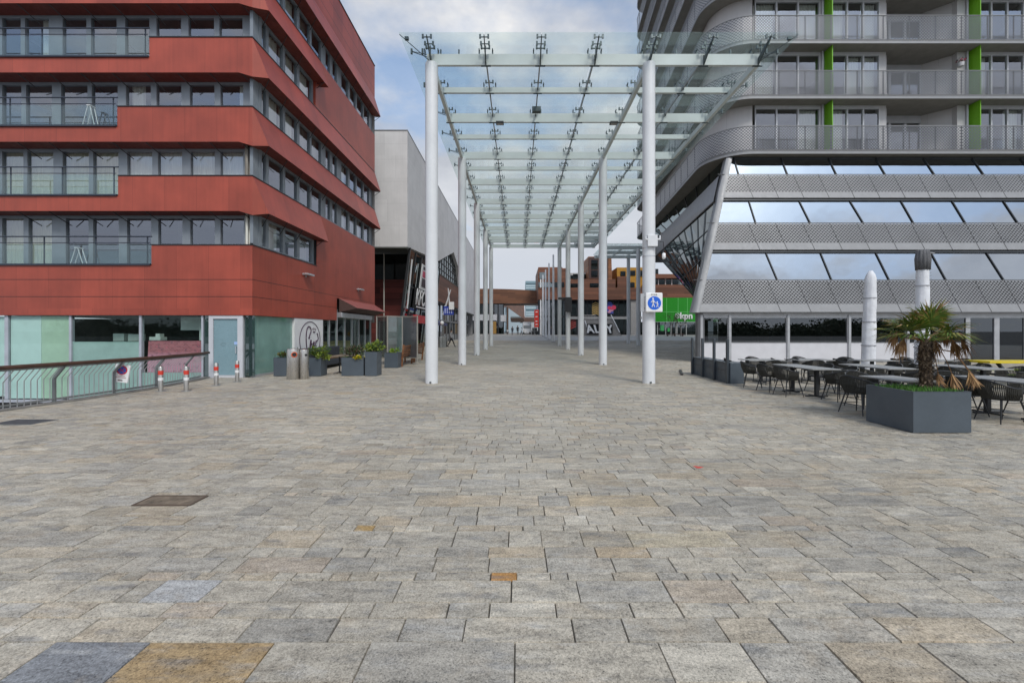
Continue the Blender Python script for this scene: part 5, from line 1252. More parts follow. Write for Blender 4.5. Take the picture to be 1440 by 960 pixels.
# ================================================================== grey clad cinema block, left behind
gb=thing('grey_building','pale grey clad block with dark glazed shopfront behind the red building','building',(-14,55,0))
GX=-8.58; GY0=33.0; GT=17.2; GE=84.0
fsd=lambda w_,y,z:(GX-w_,y,z)
m=MB()
m.box(-24,GX-.4,GY0,GY0+.4,8.25,GT)
# side cladding as one polygon with the cut-out lower edge
poly=[(GY0,8.25),(46.0,9.3),(56.6,12.2),(60.8,10.9),(66,4.9),(GE,4.9),(GE,GT),(GY0,GT)]
m.hexa([(GX,y,z) for y,z in poly],[(GX-.4,y,z) for y,z in poly])
m.build('cladding',concrete_grey,gb)
m=MB(); m.box(-24,GX-.41,GY0+.41,GE,GT-.5,GT-.1); m.box(-24,GX-.42,GE-.3,GE,0,GT-.5); m.build('roof',M('roof_grey',(.2,.2,.2),.8),gb)
m=MB(); m.box(-24,GX+.02,GY0-.03,GY0+.42,GT+.001,GT+.08); m.box(GX-.42,GX+.02,GY0+.42,GE,GT+.001,GT+.08); m.build('capping',M('cap_grey',(.22,.22,.22),.6),gb)
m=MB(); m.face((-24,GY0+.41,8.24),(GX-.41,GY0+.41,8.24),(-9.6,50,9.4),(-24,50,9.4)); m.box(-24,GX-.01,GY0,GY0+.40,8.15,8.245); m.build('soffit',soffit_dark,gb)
# recessed back wall: dark glass above, brown red wall below
m=MB(); m.box(-24,-9.2,37.0,37.2,6.2,8.4); m.build('dark_glazing',undercut,gb)
m=MB(); m.box(-24,-9.75,37.0,37.25,-.02,6.19); m.build('recess_wall',WOOD('red_brown_wall',(.15,.030,.024),.5,axis=2),gb)
m=MB(); m.tube([(X_(540,35.5),35.5,0),(X_(540,35.5),35.5,8.2)],.06,8); m.build('column',M('pale_post',(.4,.37,.33),.6),gb)
# leaning glass shopfront
def kf(y,z,o=0): return Vector((-9.75+ (z/8.4)*1.05+o, y, z))
ks=[34.0,36.2,38.4,40.6,42.8,45.0,47.2]
for a,b in zip(ks,ks[1:]):
    for z0,z1 in ((0.05,2.7),(2.8,5.4),(5.5,8.3)):
        m=MB(); m.face(kf(a+.05,z0),kf(b-.05,z0),kf(b-.05,z1),kf(a+.05,z1)); m.build('shop_window',GLASS('shopfront_glass',(.22,.24,.24),base=.12,gain=.8,gcol=(.8,.9,.92),wave=.2) if 'shopfront_glass' not in MATS else MATS['shopfront_glass'],gb)
m=MB()
for y in ks: m.bar(kf(y,0,.02),kf(y,8.4,.02),.10,.10)
for z in (2.75,5.45): m.bar(kf(34,z,.02),kf(47.2,z,.02),.08,.10)
m.bar(kf(34.0,0,.06),kf(34.0,8.4,.06),.16,.16); m.build('mullions',M('mullion_black',(.03,.032,.035),.4,.3),gb)
m=MB(); m.bar(kf(35.2,3.6,.12),kf(34.9,7.6,.10),.12,.06); m.build('light_strip',white_steel,gb)
m=MB(); m.box(-10.9,-10.8,37.3,47.2,0,8.2); m.build('shop_interior',M('shop_dark',(.05,.045,.04),.9,var=.5,scale=.8),gb)
m=MB(); m.hexa([kf(34.1,1.9,.06),kf(38.2,1.9,.06),kf(38.2,1.9,-.02),kf(34.1,1.9,-.02)],[kf(34.1,3.0,.06),kf(38.2,3.0,.06),kf(38.2,3.0,-.02),kf(34.1,3.0,-.02)]); m.build('fascia',M('fascia_stone',(.28,.26,.24),.7),gb)
# glazed gable in the cladding, timber band, shops further along
def gside(y0,y1,z0,z1,mat,name,x=-9.05,t=.1):
    m=MB(); m.box(x-t,x,y0,y1,z0,z1); return m.build(name,mat,gb)
gl=[(47.3,9.25),(56.6,11.9),(61.5,10.4),(61.5,8.2),(47.3,8.2)]
m=MB(); m.hexa([(-9.0,y,z) for y,z in gl],[(-9.1,y,z) for y,z in gl]); m.build('gable_glazing',undercut,gb)
m=MB()
for y in np.arange(48.5,61,1.6): 
    zt=9.3+(y-47.3)*.29 if y<56.6 else 11.9-(y-56.6)*.3
    m.box(-8.99,-8.93,y-.05,y+.05,8.2,zt)
for z in (8.9,9.7,10.5): m.box(-8.985,-8.93,47.3+max(0,(z-9.25)/.285),61.3-max(0,(z-10.4)*3),z-.04,z+.04)
m.build('mullions',M('mullion_black',(.03,.032,.035),.4,.3),gb)
gside(47.3,66,5.1,8.19,timber,'timber_band',x=-8.95)
gside(47.3,80,.0,5.09,darkglass,'shop_window',x=-9.3)
m=MB()
for y in np.arange(48,80,2.4): m.box(-9.29,-9.2,y-.06,y+.06,0,5.0)
m.box(-9.29,-9.2,47.3,80,2.9,3.1); m.build('mullions',M('mullion_grey',(.18,.18,.18),.5),gb)
gside(47.3,66,8.2,8.3,soffit_dark,'soffit',x=-8.9); gside(66,GE,4.75,4.88,soffit_dark,'soffit',x=-8.4,t=1)
m=MB(); m.hexa([(-8.4,44.6,2.35),(-8.4,50.5,2.35),(-9.3,50.5,2.75),(-9.3,44.6,2.75)],[(-8.4,44.6,2.62),(-8.4,50.5,2.62),(-9.3,50.5,2.95),(-9.3,44.6,2.95)]); m.build('awning',M('awning_blue',(.05,.055,.13),.7),gb)
# signs on the shopfront (each a thing)
rotS=lambda y,z,o: Matrix.Translation(kf(y,z,o))@Matrix.Rotation(math.atan(1.05/8.4),4,'Y')@Matrix.Rotation(R(90),4,'Z')@Matrix.Rotation(R(90),4,'X')
def yk(px,z): # depth on the shopfront for a pixel column
    y=40.0
    for _ in range(30): y=kf(0,z).x*F/(px-VX)
    return y
blacksign=M('sign_black_gloss',(.012,.012,.014),.7,spec=.2)
def ksign(name,label,pa,pb,z0,z1,mat,o=.14,t=.06):
    zc=(z0+z1)/2; ya,yb=yk(pa,zc),yk(pb,zc); th=thing(name,label,'sign',tuple(kf((ya+yb)/2,z0,o)))
    m=MB(); m.hexa([kf(ya,z0,o),kf(yb,z0,o),kf(yb,z0,o-t),kf(ya,z0,o-t)],[kf(ya,z1,o),kf(yb,z1,o),kf(yb,z1,o-t),kf(ya,z1,o-t)]); m.build('board',mat,th); return th,ya,yb
th,ya,yb=ksign('shop_sign','black shop sign with large white KFC letters on the leaning shopfront',580,603.5,3.75,5.55,blacksign)
ls=1.30; set_text('KFC',2.0,'lettering',white_paint,(0,0,0),rotS(39.35,4.72,.15),th,extrude=.03,bold=.03)
m=MB(); m.hexa([kf(ya+1.2,3.86,.16),kf(yb-.5,3.86,.16),kf(yb-.5,3.86,.14),kf(ya+1.2,3.86,.14)],[kf(ya+1.2,3.98,.16),kf(yb-.5,3.98,.16),kf(yb-.5,3.98,.14),kf(ya+1.2,3.98,.14)]); m.build('underline',white_paint,th)
th,ya,yb=ksign('banner','white banner with red and black lettering on the leaning shopfront',589,600,5.55,7.75,white_paint,o=.2)
m=MB()
for i,(a,b,c) in enumerate(((.1,.45,0),(.5,.75,1),(.8,.93,0))): 
    z0=5.55+2.2*a; z1=5.55+2.2*b; m.mat(c); m.hexa([kf(ya+.5,z0,.215),kf(yb-.6,z0,.215),kf(yb-.6,z0,.2),kf(ya+.5,z0,.2)],[kf(ya+.5,z1,.215),kf(yb-.6,z1,.215),kf(yb-.6,z1,.2),kf(ya+.5,z1,.2)])
m.build('print',[M('print_dark',(.05,.03,.04),.6),M('print_pink',(.55,.06,.12),.6)],th)
sred=M('sign_bright_red',(.60,.02,.03),.4)
th,ya,yb=ksign('projecting_sign','red light box sign above the entrance below the KFC sign',577,592,2.45,3.15,sred,o=.55,t=.35)
th,ya,yb=ksign('banner','narrow red banner standing at the shopfront foot',594,600,.2,2.5,sred,o=.6,t=.05)
t=thing('beach_flag','leaning white pole signs crossed above the blue shop sign','flag',(X_(629,46),46,5))
m=MB(); x=X_(629,46); m.tube([(x-.45,46,3.5),(x+.35,46,6.2)],[.10,.06],6); m.tube([(x+.3,46.2,3.6),(x+.05,46.2,6.4)],[.09,.05],6); m.build('pole',white_steel,t)
t=thing('shop_sign','small blue shop sign with white panel above it under the timber band','sign',(X_(631,45),45,3.4))
m=MB(); m.box(X_(624,45),X_(638,45),44.9,45.0,3.45,4.35); m.build('blue_board',M('board_blue',(.02,.05,.35),.4),t); m=MB(); m.box(X_(632,45),X_(639,45),44.7,44.85,4.0,4.8); m.build('white_board',white_paint,t)
m=MB()
for i in range(4): m.box(X_(625.5+3*i,45),X_(627+3*i,45),44.88,44.898,3.6,4.15)
m.build('lettering',M('letter_white_blue',(.4,.45,.7),.5),t)
t=thing('globe_lamp','slim lamp post with white globe near the storefront','lamp',(X_(621.5,43),43,gz(43))); x=X_(621.5,43)
m=MB(); m.tube([(x,43,gz(43)),(x,43,2.35)],.05,8); m.build('post',galv,t); m=MB(); m.lathe((x,43,0),[(.02,2.32),(.15,2.4),(.20,2.55),(.15,2.7),(.02,2.76)],14); m.build('globe',white_paint,t,smooth=True)
for i,(px,lb) in enumerate(((620,'grey cylindrical bin left of the walking person'),(624.5,'slim grey utility cabinet left of the walking person'))):
    x=X_(px,41); m=MB(); z=gz(41)
    if i==0: m.lathe((x,41,z),[(.24,0),(.24,1.0),(.2,1.05)],14)
    else: m.box(x-.17,x+.17,40.9,41.2,z,z+1.1)
    tag(m.build('street_cabinet' if i else 'street_bin',galv,at=(x,41,z),bevel=.015),lb,'cabinet' if i else 'bin')
# ================================================================== people
def person(x,y,ht,label,top,legs,stride=.3,face=0,bag=False,arm=.25,hair=(.03,.02,.015)):
    t=thing('person',label,'person',(x,y,gz(y)),R(face)); k=ht/1.75
    V=[];E=[];RD=[]
    def v(p,r): V.append((p[0]*k,p[1]*k,p[2]*k)); RD.append(r*k); return len(V)-1
    pel=v((0,0,.95),.15); wa=v((0,0,1.12),.135); ch=v((0,.01,1.33),.165); nk=v((0,.02,1.49),.06); hd=v((0,.04,1.60),.095); ht_=v((0,.03,1.70),.08)
    E+= [(pel,wa),(wa,ch),(ch,nk),(nk,hd),(hd,ht_)]
    for s in (-1,1):
        f_=s*stride
        h=v((s*.09,0,.90),.095); kn=v((s*.095,f_*.5+.04,.50),.065); an=v((s*.09,f_-.02,.09),.045); to=v((s*.10,f_+.14,.04),.04); E+=[(pel,h),(h,kn),(kn,an),(an,to)]
        sh=v((s*.185,0,1.42),.07); el=v((s*.24,-f_*arm,1.15),.05); ha=v((s*.22,-f_*arm+.14,.93),.035); fi=v((s*.215,-f_*arm+.2,.86),.025); E+=[(ch,sh),(sh,el),(el,ha),(ha,fi)]
    me=bpy.data.meshes.new('body'); me.from_pydata(V,E,[]); o=bpy.data.objects.new('body',me); COL.objects.link(o); o.parent=t
    sk=o.modifiers.new('skin','SKIN'); 
    for i,r in enumerate(RD): me.skin_vertices[0].data[i].radius=(r,r)
    me.skin_vertices[0].data[0].use_root=True
    ss=o.modifiers.new('subsurf','SUBSURF'); ss.levels=1; ss.render_levels=2
    m,nt,out=new('clothes'); tc=nd(nt,'ShaderNodeTexCoord').outputs['Object']; sp=nd(nt,'ShaderNodeSeparateXYZ'); nt.links.new(tc,sp.inputs[0])
    c=mixc(nt,mth(nt,'GREATER_THAN',sp.outputs[2],.90*k),legs,top); c=mixc(nt,mth(nt,'GREATER_THAN',sp.outputs[2],1.48*k),c,(.42,.25,.18)); c=mixc(nt,mth(nt,'LESS_THAN',sp.outputs[2],.085*k),c,(.02,.02,.02))
    b=nd(nt,'ShaderNodeBsdfPrincipled'); nt.links.new(c,b.inputs['Base Color']); b.inputs['Roughness'].default_value=.85; nt.links.new(b.outputs[0],out.inputs[0]); me.materials.append(m)
    hm=MB(); hm.lathe((0,.01*k,0),[(.07*k,1.58*k),(.105*k,1.64*k),(.105*k,1.71*k),(.07*k,1.78*k),(.01,1.80*k)],12); hm.build('hair',M('hair_%d'%int(hair[0]*1000),hair,.8),t,local=True,smooth=True)
    return t
yP=42.3; person(X_(634.5,yP),yP,1.72,'person in grey jacket and dark trousers walking with a trolley past the shops',(.30,.30,.31),(.02,.02,.025),stride=.36,face=-80)
t=thing('shopping_trolley','small dark shopping trolley pulled by the walking person','trolley',(X_(626,yP),yP,gz(yP))); x=X_(626,yP); z=gz(yP)
m=MB(); m.hexa([(x-.18,yP-.15,z+.12),(x+.14,yP-.15,z+.12),(x+.14,yP+.15,z+.12),(x-.18,yP+.15,z+.12)],[(x-.12,yP-.15,z+.6),(x+.18,yP-.15,z+.6),(x+.18,yP+.15,z+.6),(x-.12,yP+.15,z+.6)]); m.build('bag',black,t,bevel=.03); m=MB(); m.tube([(x+.15,yP,z+.1),(x+.3,yP,z+.65),(x+.42,yP,z+.95)],.015,6); m.build('handle',black,t)
for s in (-1,1):
    m=MB(); m.disc((x+.1,yP+s*.17,z+.09),.09,(0,1,0),14,.04); m.build('wheel',black,t)
yF=86; gF=gz(yF)
for px,ht,lb,tp,lg,st in ((713.5,1.2,'tiny distant child figure in pale jacket on the far plaza',(.5,.5,.5),(.05,.05,.06),.2),(720.5,1.7,'tiny distant figure in black near the far shops',(.03,.03,.04),(.03,.03,.05),.25),(728,1.85,'taller distant figure in dark coat beside the white van',(.02,.02,.02),(.03,.025,.025),.25),(733.5,1.5,'small distant figure in white jacket in front of the van',(.55,.57,.6),(.06,.06,.08),.25),(835-60,1.7,'distant figure in black among the flagpoles',(.03,.03,.05),(.04,.04,.07),.2)):
    person(X_(px,yF),yF,ht,lb,tp,lg,stride=st,face=random.choice([0,90,180]))
# ================================================================== far centre
YB=96; gB=gz(YB)
tb=thing('timber_bridge','long curved brown timber clad bridge building over the street','building',(-5,YB,gB))
m=MB(); n=14; xs=np.linspace(X_(640,YB),X_(790,YB),n)
zt=[Z_(404+ (i/(n-1))*5-3*(2*i/(n-1)-1)**2*-.9+0,YB) for i in range(n)]
for i in range(n-1):
    z0=Z_(427.5-1.0*math.sin(math.pi*i/(n-1)),YB); m.hexa([(xs[i],YB,z0),(xs[i+1],YB,z0),(xs[i+1],YB+8,z0),(xs[i],YB+8,z0)],[(xs[i],YB,zt[i]),(xs[i+1],YB,zt[i+1]),(xs[i+1],YB+8,zt[i+1]),(xs[i],YB+8,zt[i])])
m.build('cladding',WOOD('bridge_timber',(.17,.072,.036),.42,var=.25),tb)
ls_=thing('shop_pavilion','low dark glass shop block with white sign bands under the timber bridge','building',(-9,YB-3,gB))
yA=YB-3
m=MB(); m.box(X_(640,yA),X_(709,yA),yA,yA+12,gB-.2,Z_(427.8,yA)); m.build('wall',darkglass,ls_)
m=MB()
for px in (661,676,690,700.5,708): m.box(X_(px,yA)-.12,X_(px,yA)+.12,yA-.15,yA-.01,gB-.1,Z_(427.8,yA))
m.build('mullions',M('mullion_black',(.03,.032,.035),.4,.3),ls_)
m=MB(); m.box(X_(658,yA),X_(699,yA),yA-.4,yA-.16,Z_(450.5,yA),Z_(442,yA)); m.box(X_(704,yA),X_(711.5,yA),yA-.4,yA-.16,Z_(452,yA),Z_(443,yA)); m.build('sign_band',M('sign_band_white',(.50,.51,.54),.6),ls_)
m=MB(); m.box(X_(692,yA),X_(698,yA),yA-.3,yA-.05,gB,Z_(452,yA)); m.build('display',M('display_ochre',(.30,.17,.04),.7),ls_)
m=MB(); m.tube([(X_(713.5,yA),yA+1,gB),(X_(713.5,yA),yA+1,Z_(431,yA))],.22,10); m.build('column',M('column_brown',(.12,.07,.05),.6),ls_)
wd=thing('timber_wing','brown timber clad wing tapering down the street behind the bridge','building',(-1,125,gz(125)))
a0,a1=X_(709,104),X_(737,150)
m=MB(); m.hexa([(X_(706,105),105,Z_(430,105)),(X_(738,150),150,Z_(449,150)),(X_(700,150),150,Z_(449,150)),(X_(690,105),105,Z_(430,105))],[(X_(706,105),105,Z_(414,105)),(X_(737,150),150,Z_(425,150)),(X_(700,150),150,Z_(425,150)),(X_(690,105),105,Z_(414,105))]); m.build('cladding',MATS['bridge_timber'],wd)
m=MB(); m.hexa([(X_(712,106),106,gB-.2),(X_(738,149),149,gB-.2),(X_(700,149),149,gB-.2),(X_(690,106),106,gB-.2)],[(X_(712,106),106,Z_(431,106)),(X_(737,149),149,Z_(449,149)),(X_(700,149),149,Z_(449,149)),(X_(690,106),106,Z_(431,106))]); m.build('shop_window',sideglass,wd)
lb_=thing('low_bridge','low brown footbridge closing the street behind the van','bridge',(2,160,1.3))
m=MB(); m.box(X_(732,160),X_(765,160),160,165,Z_(452.5,160),Z_(446.5,160)); m.build('deck',M('deck_brown',(.10,.055,.04),.7),lb_); m=MB(); m.box(X_(732,160),X_(765,160),160,160.2,Z_(446.4,160),Z_(444.5,160)); m.build('parapet',M('parapet_grey',(.35,.35,.36),.7),lb_)
fb=thing('street_backdrop_building','pale plain building at the end of the street behind the van','building',(2,210,1.3))
m=MB(); m.box(X_(728,210),X_(762,210),210,220,1,Z_(452,210)); m.build('wall',M('render_pale',(.35,.36,.37),.8),fb)
ft=thing('office_tower','far blue and grey office tower rising behind the timber bridge','building',(7,240,1.3))
yT=240
m=MB(); m.box(X_(739,yT),X_(755,yT),yT,yT+15,1,Z_(395,yT)); m.build('wall',M('tower_teal',(.20,.30,.34),.5),ft)
m=MB(); m.box(X_(754.8,yT-1),X_(772,yT-1),yT-1,yT+15,1,Z_(396,yT)); m.build('side_block',M('tower_purple',(.20,.19,.23),.6),ft)
for i in range(17):
    z=Z_(398+i*3.1,yT); m=MB(); m.box(X_(739.5,yT),X_(754,yT),yT-.2,yT-.02,z-.55,z); m.build('window_row',M('tower_band',(.50,.58,.62),.5) if i%3 else M('tower_band_dark',(.10,.15,.18),.4),ft)
# delivery truck
yV=92; gv=gz(yV); tv=thing('delivery_truck','white box truck parked at the end of the street','truck',(X_(741,yV),yV,gv))
xa,xb=X_(735,yV),X_(747.5,yV)
m=MB(); m.box(xa+.05,xb-.0,yV+1.4,yV+7,gv+.8,Z_(452.5,yV)); m.build('box_body',white_paint,tv,bevel=.04)
m=MB(); m.hexa([(xa,yV-.1,gv+.45),(xb-.1,yV-.1,gv+.45),(xb-.1,yV+1.35,gv+.45),(xa,yV+1.35,gv+.45)],[(xa+.1,yV+.25,gv+2.0),(xb-.2,yV+.25,gv+2.0),(xb-.2,yV+1.35,gv+2.0),(xa+.1,yV+1.35,gv+2.0)]); m.build('cab',white_paint,tv,bevel=.05)
m=MB(); m.face((xa+.15,yV+.05,gv+1.2),(xb-.25,yV+.05,gv+1.2),(xb-.28,yV+.20,gv+1.9),(xa+.18,yV+.20,gv+1.9)); m.build('windscreen',darkglass,tv)
for s,x in ((0,xa+.15),(1,xb-.35)):
    for y in (yV+.6,yV+5.5):
        m=MB(); m.disc((x+.1,y,gv+.4),.4,(1,0,0),16,.25); m.build('wheel',black,tv)
    m=MB(); m.box(x-.02,x+.25,yV-.15,yV-.11,gv+.7,gv+.9); m.build('headlight',M('lamp_pale',(.6,.6,.55),.3),tv)
tv2=thing('parked_car','dark grey car parked right of the white truck','car',(X_(751,88),88,gz(88))); z=gz(88); xa,xb=X_(747.5,88),X_(756.5,88)
m=MB(); m.box(xa,xb,88,89.8,z+.25,z+.85); m.box(xa+.15,xb-.15,88.3,89.6,z+.85,z+1.45); m.build('body',M('car_grey',(.06,.065,.07),.3),tv2,bevel=.12,seg=3)
for x in (xa+.3,xb-.3):
    m=MB(); m.disc((x,88.02,z+.3),.3,(0,1,0),14,.2); m.build('wheel',black,tv2)
# red banner and flag poles
x=X_(754.5,84); t=thing('banner','tall red vertical banner with white marks at the far end of the flagpoles','banner',(x,84,gz(84))); zb0=gz(84)
m=MB(); m.box(x-.42,x+.46,84,84.08,Z_(460,84),Z_(435.5,84)); m.build('cloth',M('banner_red',(.62,.035,.02),.6),t); m=MB(); m.tube([(x-.45,84.04,zb0),(x-.45,84.04,Z_(435,84))],.04,6); m.build('pole',galv,t)
m=MB()
for py in (438,444.5,451,455.5): m.box(x-.2,x+.2,83.98,83.999,Z_(py+1.2,84),Z_(py,84))
m.build('print',white_paint,t)
ordn=['nearest and tallest looking','second nearest','third nearest','third farthest','second farthest','farthest']
f0=None
for i in range(6):
    y=55+7.8*i; x=4.50
    if f0 is None:
        f0=thing('flagpole','x','flagpole',(0,0,0),group='white flagpoles in a row behind the canopy'); m=MB(); m.lathe((0,0,0),[(.19,0),(.19,.02),(.17,2),(.11,11.2),(.10,11.25)],14); smooth_by_angle(m.build('pole',white_paint,f0,local=True),30); m=MB(); m.lathe((0,0,0),[(.24,-.01),(.24,.06),(.2,.1)],14); m.build('foot',galv,f0,local=True); o=f0
    else: o=copy_tree(f0)
    o.location=(x,y,gz(y)); o['label']=f'{ordn[i]} white flagpole of the row running away behind the canopy'
# ================================================================== brown timber block, right far
YK=86; gK=gz(YK); KX=lambda px:X_(px,YK); KZ=lambda py:Z_(py,YK)
tk=thing('timber_building','brown timber clad shop and apartment block with green shopfront across the far plaza','building',(20,YK,gK))
m=MB(); m.box(KX(757),KX(905),YK,YK+14,KZ(421),KZ(404.5)); m.box(KX(905.2),KX(1010),YK-.4,YK+14,KZ(418.5),KZ(400.5)); m.build('timber_band',timber,tk)
m=MB(); m.box(KX(757),KX(797),YK+1,YK+14,KZ(404.4),KZ(376)); m.box(KX(758),KX(793),YK+3,YK+13,KZ(376),KZ(372.5)); m.build('upper_block',timber,tk)
m=MB(); m.box(KX(757.5),KX(794),YK+.9,YK+.99,KZ(403),KZ(396)); m.box(KX(759),KX(767),YK+.9,YK+.99,KZ(391),KZ(382)); m.build('window',sideglass,tk)
m=MB(); m.box(KX(796),KX(830),YK+4,YK+12,KZ(404.4),KZ(380)); m.build('white_block',M('white_render',(.48,.48,.48),.8),tk)
for a,b,c,d in ((802,812,390,383.5),(814,829,391,382),(802,813,406.3,398),(822,828,391,382)):
    m=MB(); m.box(KX(a),KX(b),YK+3.85,YK+3.98,KZ(c),KZ(d)); m.build('window',sideglass,tk)
m=MB(); m.box(KX(800),KX(866),YK+.3,YK+12,KZ(404.4),KZ(392)); m.build('mid_block',timber,tk)
for a,b,c,d in ((802,813,405,398.5),(830,842,404.3,398),(806,812,391.9,385)):
    m=MB(); m.box(KX(a),KX(b),YK+.15,YK+.28,KZ(c),KZ(d)); m.build('window',sideglass,tk)
m=MB(); m.box(KX(828),KX(860),YK+.6,YK+10,KZ(391.9),KZ(360)); m.hexa([(KX(860)+.01,YK+.6,KZ(404)),(KX(860)+.3,YK+.6,KZ(404)),(KX(866)+.3,YK+12,KZ(404)),(KX(860)+.01,YK+12,KZ(404))],[(KX(860)+.01,YK+.6,KZ(360)),(KX(860)+.1,YK+.6,KZ(360)),(KX(860)+.3,YK+9,KZ(360)),(KX(860)+.01,YK+9,KZ(360))]); m.build('stair_tower',timber2,tk)
m=MB(); m.box(KX(828.5),KX(856),YK+.45,YK+.59,KZ(391),KZ(361)); m.build('tower_face',M('dark_timber',(.07,.035,.03),.6,var=.2),tk)
for a,b,c,d in ((832,841,378,365),(832,841,389,380),(845,853,378,365)):
    m=MB(); m.box(KX(a),KX(b),YK+.35,YK+.44,KZ(c),KZ(d)); m.build('window',sideglass,tk)
m=MB(); m.box(KX(870),KX(912),YK+1.5,YK+12,KZ(404.4),KZ(374.5)); m.build('ochre_block',M('ochre_panel',(.42,.21,.02),.6),tk)
for a,b,c,d in ((875,882,387,380),(887,896,386,379),(887,895,403,396),(898,908,387,379)):
    m=MB(); m.box(KX(a),KX(b),YK+1.35,YK+1.49,KZ(c),KZ(d)); m.build('window',sideglass,tk)
m=MB(); m.box(KX(869),KX(887),YK+.5,YK+1.4,KZ(404.3),KZ(388)); m.box(KX(913),KX(970),YK+.2,YK+12,KZ(391),KZ(385)); m.build('timber_parapet',timber,tk)
m=MB(); m.box(KX(912.5),KX(965),YK+1.3,YK+12,KZ(400.4),KZ(391.1)); m.build('window',sideglass,tk)
for px in (921,928,938,947): 
    m=MB(); m.box(KX(px),KX(px+1.2),YK+1.1,YK+1.29,KZ(400.4),KZ(391.1)); m.build('frame',white_paint,tk)
m=MB(); m.box(KX(914),KX(935),YK+4,YK+12,KZ(384.9),KZ(374)); m.build('glass_penthouse',sideglass,tk)
# ground floor
m=MB(); m.box(KX(757),KX(904.5),YK+1.5,YK+1.7,gK-.2,KZ(421.1)); m.build('shop_window',darkglass,tk)
m=MB()
for px in np.arange(760,905,7.5): m.box(KX(px)-.07,KX(px)+.07,YK+1.3,YK+1.49,gK,KZ(421.2))
m.box(KX(757),KX(904),YK+1.3,YK+1.48,KZ(446),KZ(443)); m.build('mullions',M('mullion_black',(.03,.032,.035),.4,.3),tk)
m=MB(); m.box(KX(800),KX(904),YK+.6,YK+1.25,KZ(448.5),KZ(445)); m.build('canopy_slab',M('slab_grey',(.28,.28,.28),.7),tk)
m=MB(); m.box(KX(888),KX(898),YK+.4,YK+1.4,gK-.1,KZ(421.2)); m.build('pier',M('pier_grey',(.30,.29,.28),.8),tk)
kg=M('shop_green',(.012,.25,.008),.35,var=.05)
m=MB(); m.box(KX(912),KX(1010),YK-.38,YK-.1,KZ(452.5),KZ(418.8)); m.build('green_fascia',kg,tk)
m=MB()
for px in (917,936.5,952.5,965.5,980): m.box(KX(px)-.05,KX(px)+.05,YK-.42,YK-.385,KZ(452.5),KZ(418.8))
m.box(KX(912),KX(1010),YK-.425,YK-.39,KZ(438.9),KZ(438.2)); m.build('fascia_joint',M('joint_green',(.12,.50,.12),.5),tk)
m=MB(); m.box(KX(899),KX(1010),YK+.3,YK+.4,gK-.2,KZ(452.6)); m.build('shop_window',darkglass,tk)
m=MB()
for px in (906,914,925,936.5,944,951,952.5,958,965.5): m.box(KX(px)-.06,KX(px)+.06,YK+.1,YK+.29,gK-.1,KZ(452.6))
m.box(KX(951),KX(966),YK-.0,YK+.09,KZ(456.5),KZ(455.2)); m.build('mullions',M('mullion_pale',(.42,.43,.42),.5),tk)
m=MB(); m.box(KX(929),KX(934),YK+.05,YK+.25,KZ(465),KZ(457)); m.box(KX(939),KX(942),YK+.05,YK+.25,KZ(466),KZ(461)); m.build('poster',M('poster_green',(.05,.36,.10),.5),tk)
t=thing('shop_sign','white lower case kpn letters with round emblem on the green fascia','sign',(KX(962),YK-.45,KZ(446)))
set_text('kpn',1.75,'lettering',white_paint,(KX(963.8),YK-.47,KZ(444.4)),(R(90),0,0),t,extrude=.05,bold=.05)
m=MB()
for k in range(3): 
    a0_=k*2.1; m.tube([(KX(951.5)+.46*math.cos(a)*(1-.25*abs(math.sin(a))),YK-.47,KZ(444)+.46*math.sin(a)) for a in np.linspace(a0_,a0_+1.6,8)],.09,5)
m.tube([(KX(951.5)-.2,YK-.47,KZ(444)+.2),(KX(951.5)+.25,YK-.47,KZ(444)-.25)],.07,5); m.build('emblem',white_paint,t)
# steps with a lettered hoarding
yH=80; gH=gz(yH); HX=lambda p:X_(p,yH); HZ=lambda p:Z_(p,yH)
t=thing('concrete_steps','grey concrete stair block with white handrails in front of the dark shops','stairs',(HX(846),yH,gH))
m=MB(); m.hexa([(HX(822),yH+.3,gH-.05),(HX(874),yH+.3,gH-.05),(HX(870),yH+5,gH-.05),(HX(824),yH+5,gH-.05)],[(HX(823.5),yH+.6,HZ(449.5)),(HX(862),yH+.6,HZ(449.5)),(HX(861),yH+5,HZ(449)),(HX(824),yH+5,HZ(449))]); m.build('block',M('steps_concrete',(.27,.255,.24),.85,var=.2),t)
m=MB()
for i in range(9):
    z0=gH-.02+i*.27; xo=HX(876)-i*.30; m.box(HX(862)+.25-i*0,max(xo,HX(862.5)+.3),yH+.7,yH+4.5,z0,z0+.26)
m.build('tread',M('steps_concrete',(.27,.255,.24),.85),t)
m=MB(); m.tube([(HX(822.5),yH+.3,HZ(450)),(HX(828.5),yH+.1,HZ(467))],.09,6); m.tube([(HX(859.5),yH+.2,HZ(442.5)),(HX(871.5),yH+.1,HZ(467))],.09,6); m.build('handrail',white_paint,t)
m=MB()
for px in np.arange(823,841,2.2): m.box(HX(px),HX(px+.35),yH+2,yH+2.05,HZ(449),HZ(442.5))
m.box(HX(823),HX(841),yH+2,yH+2.06,HZ(442.7),HZ(442)); m.build('railing',M('rail_pale',(.4,.38,.36),.6),t)
t=thing('hoarding','black hoarding with big slanted white letters on the concrete steps','hoarding',(HX(843),yH,gH))
m=MB(); m.box(HX(825.5),HX(861.5),yH+.05,yH+.28,HZ(469.5),HZ(455.3)); m.build('board',blacksign,t)
set_text('ALLY',2.05,'lettering',white_paint,(HX(844.5),yH+.03,HZ(463)),(R(90),0,0),t,extrude=.02,shear=-.28,bold=.07,spacing=1.12)
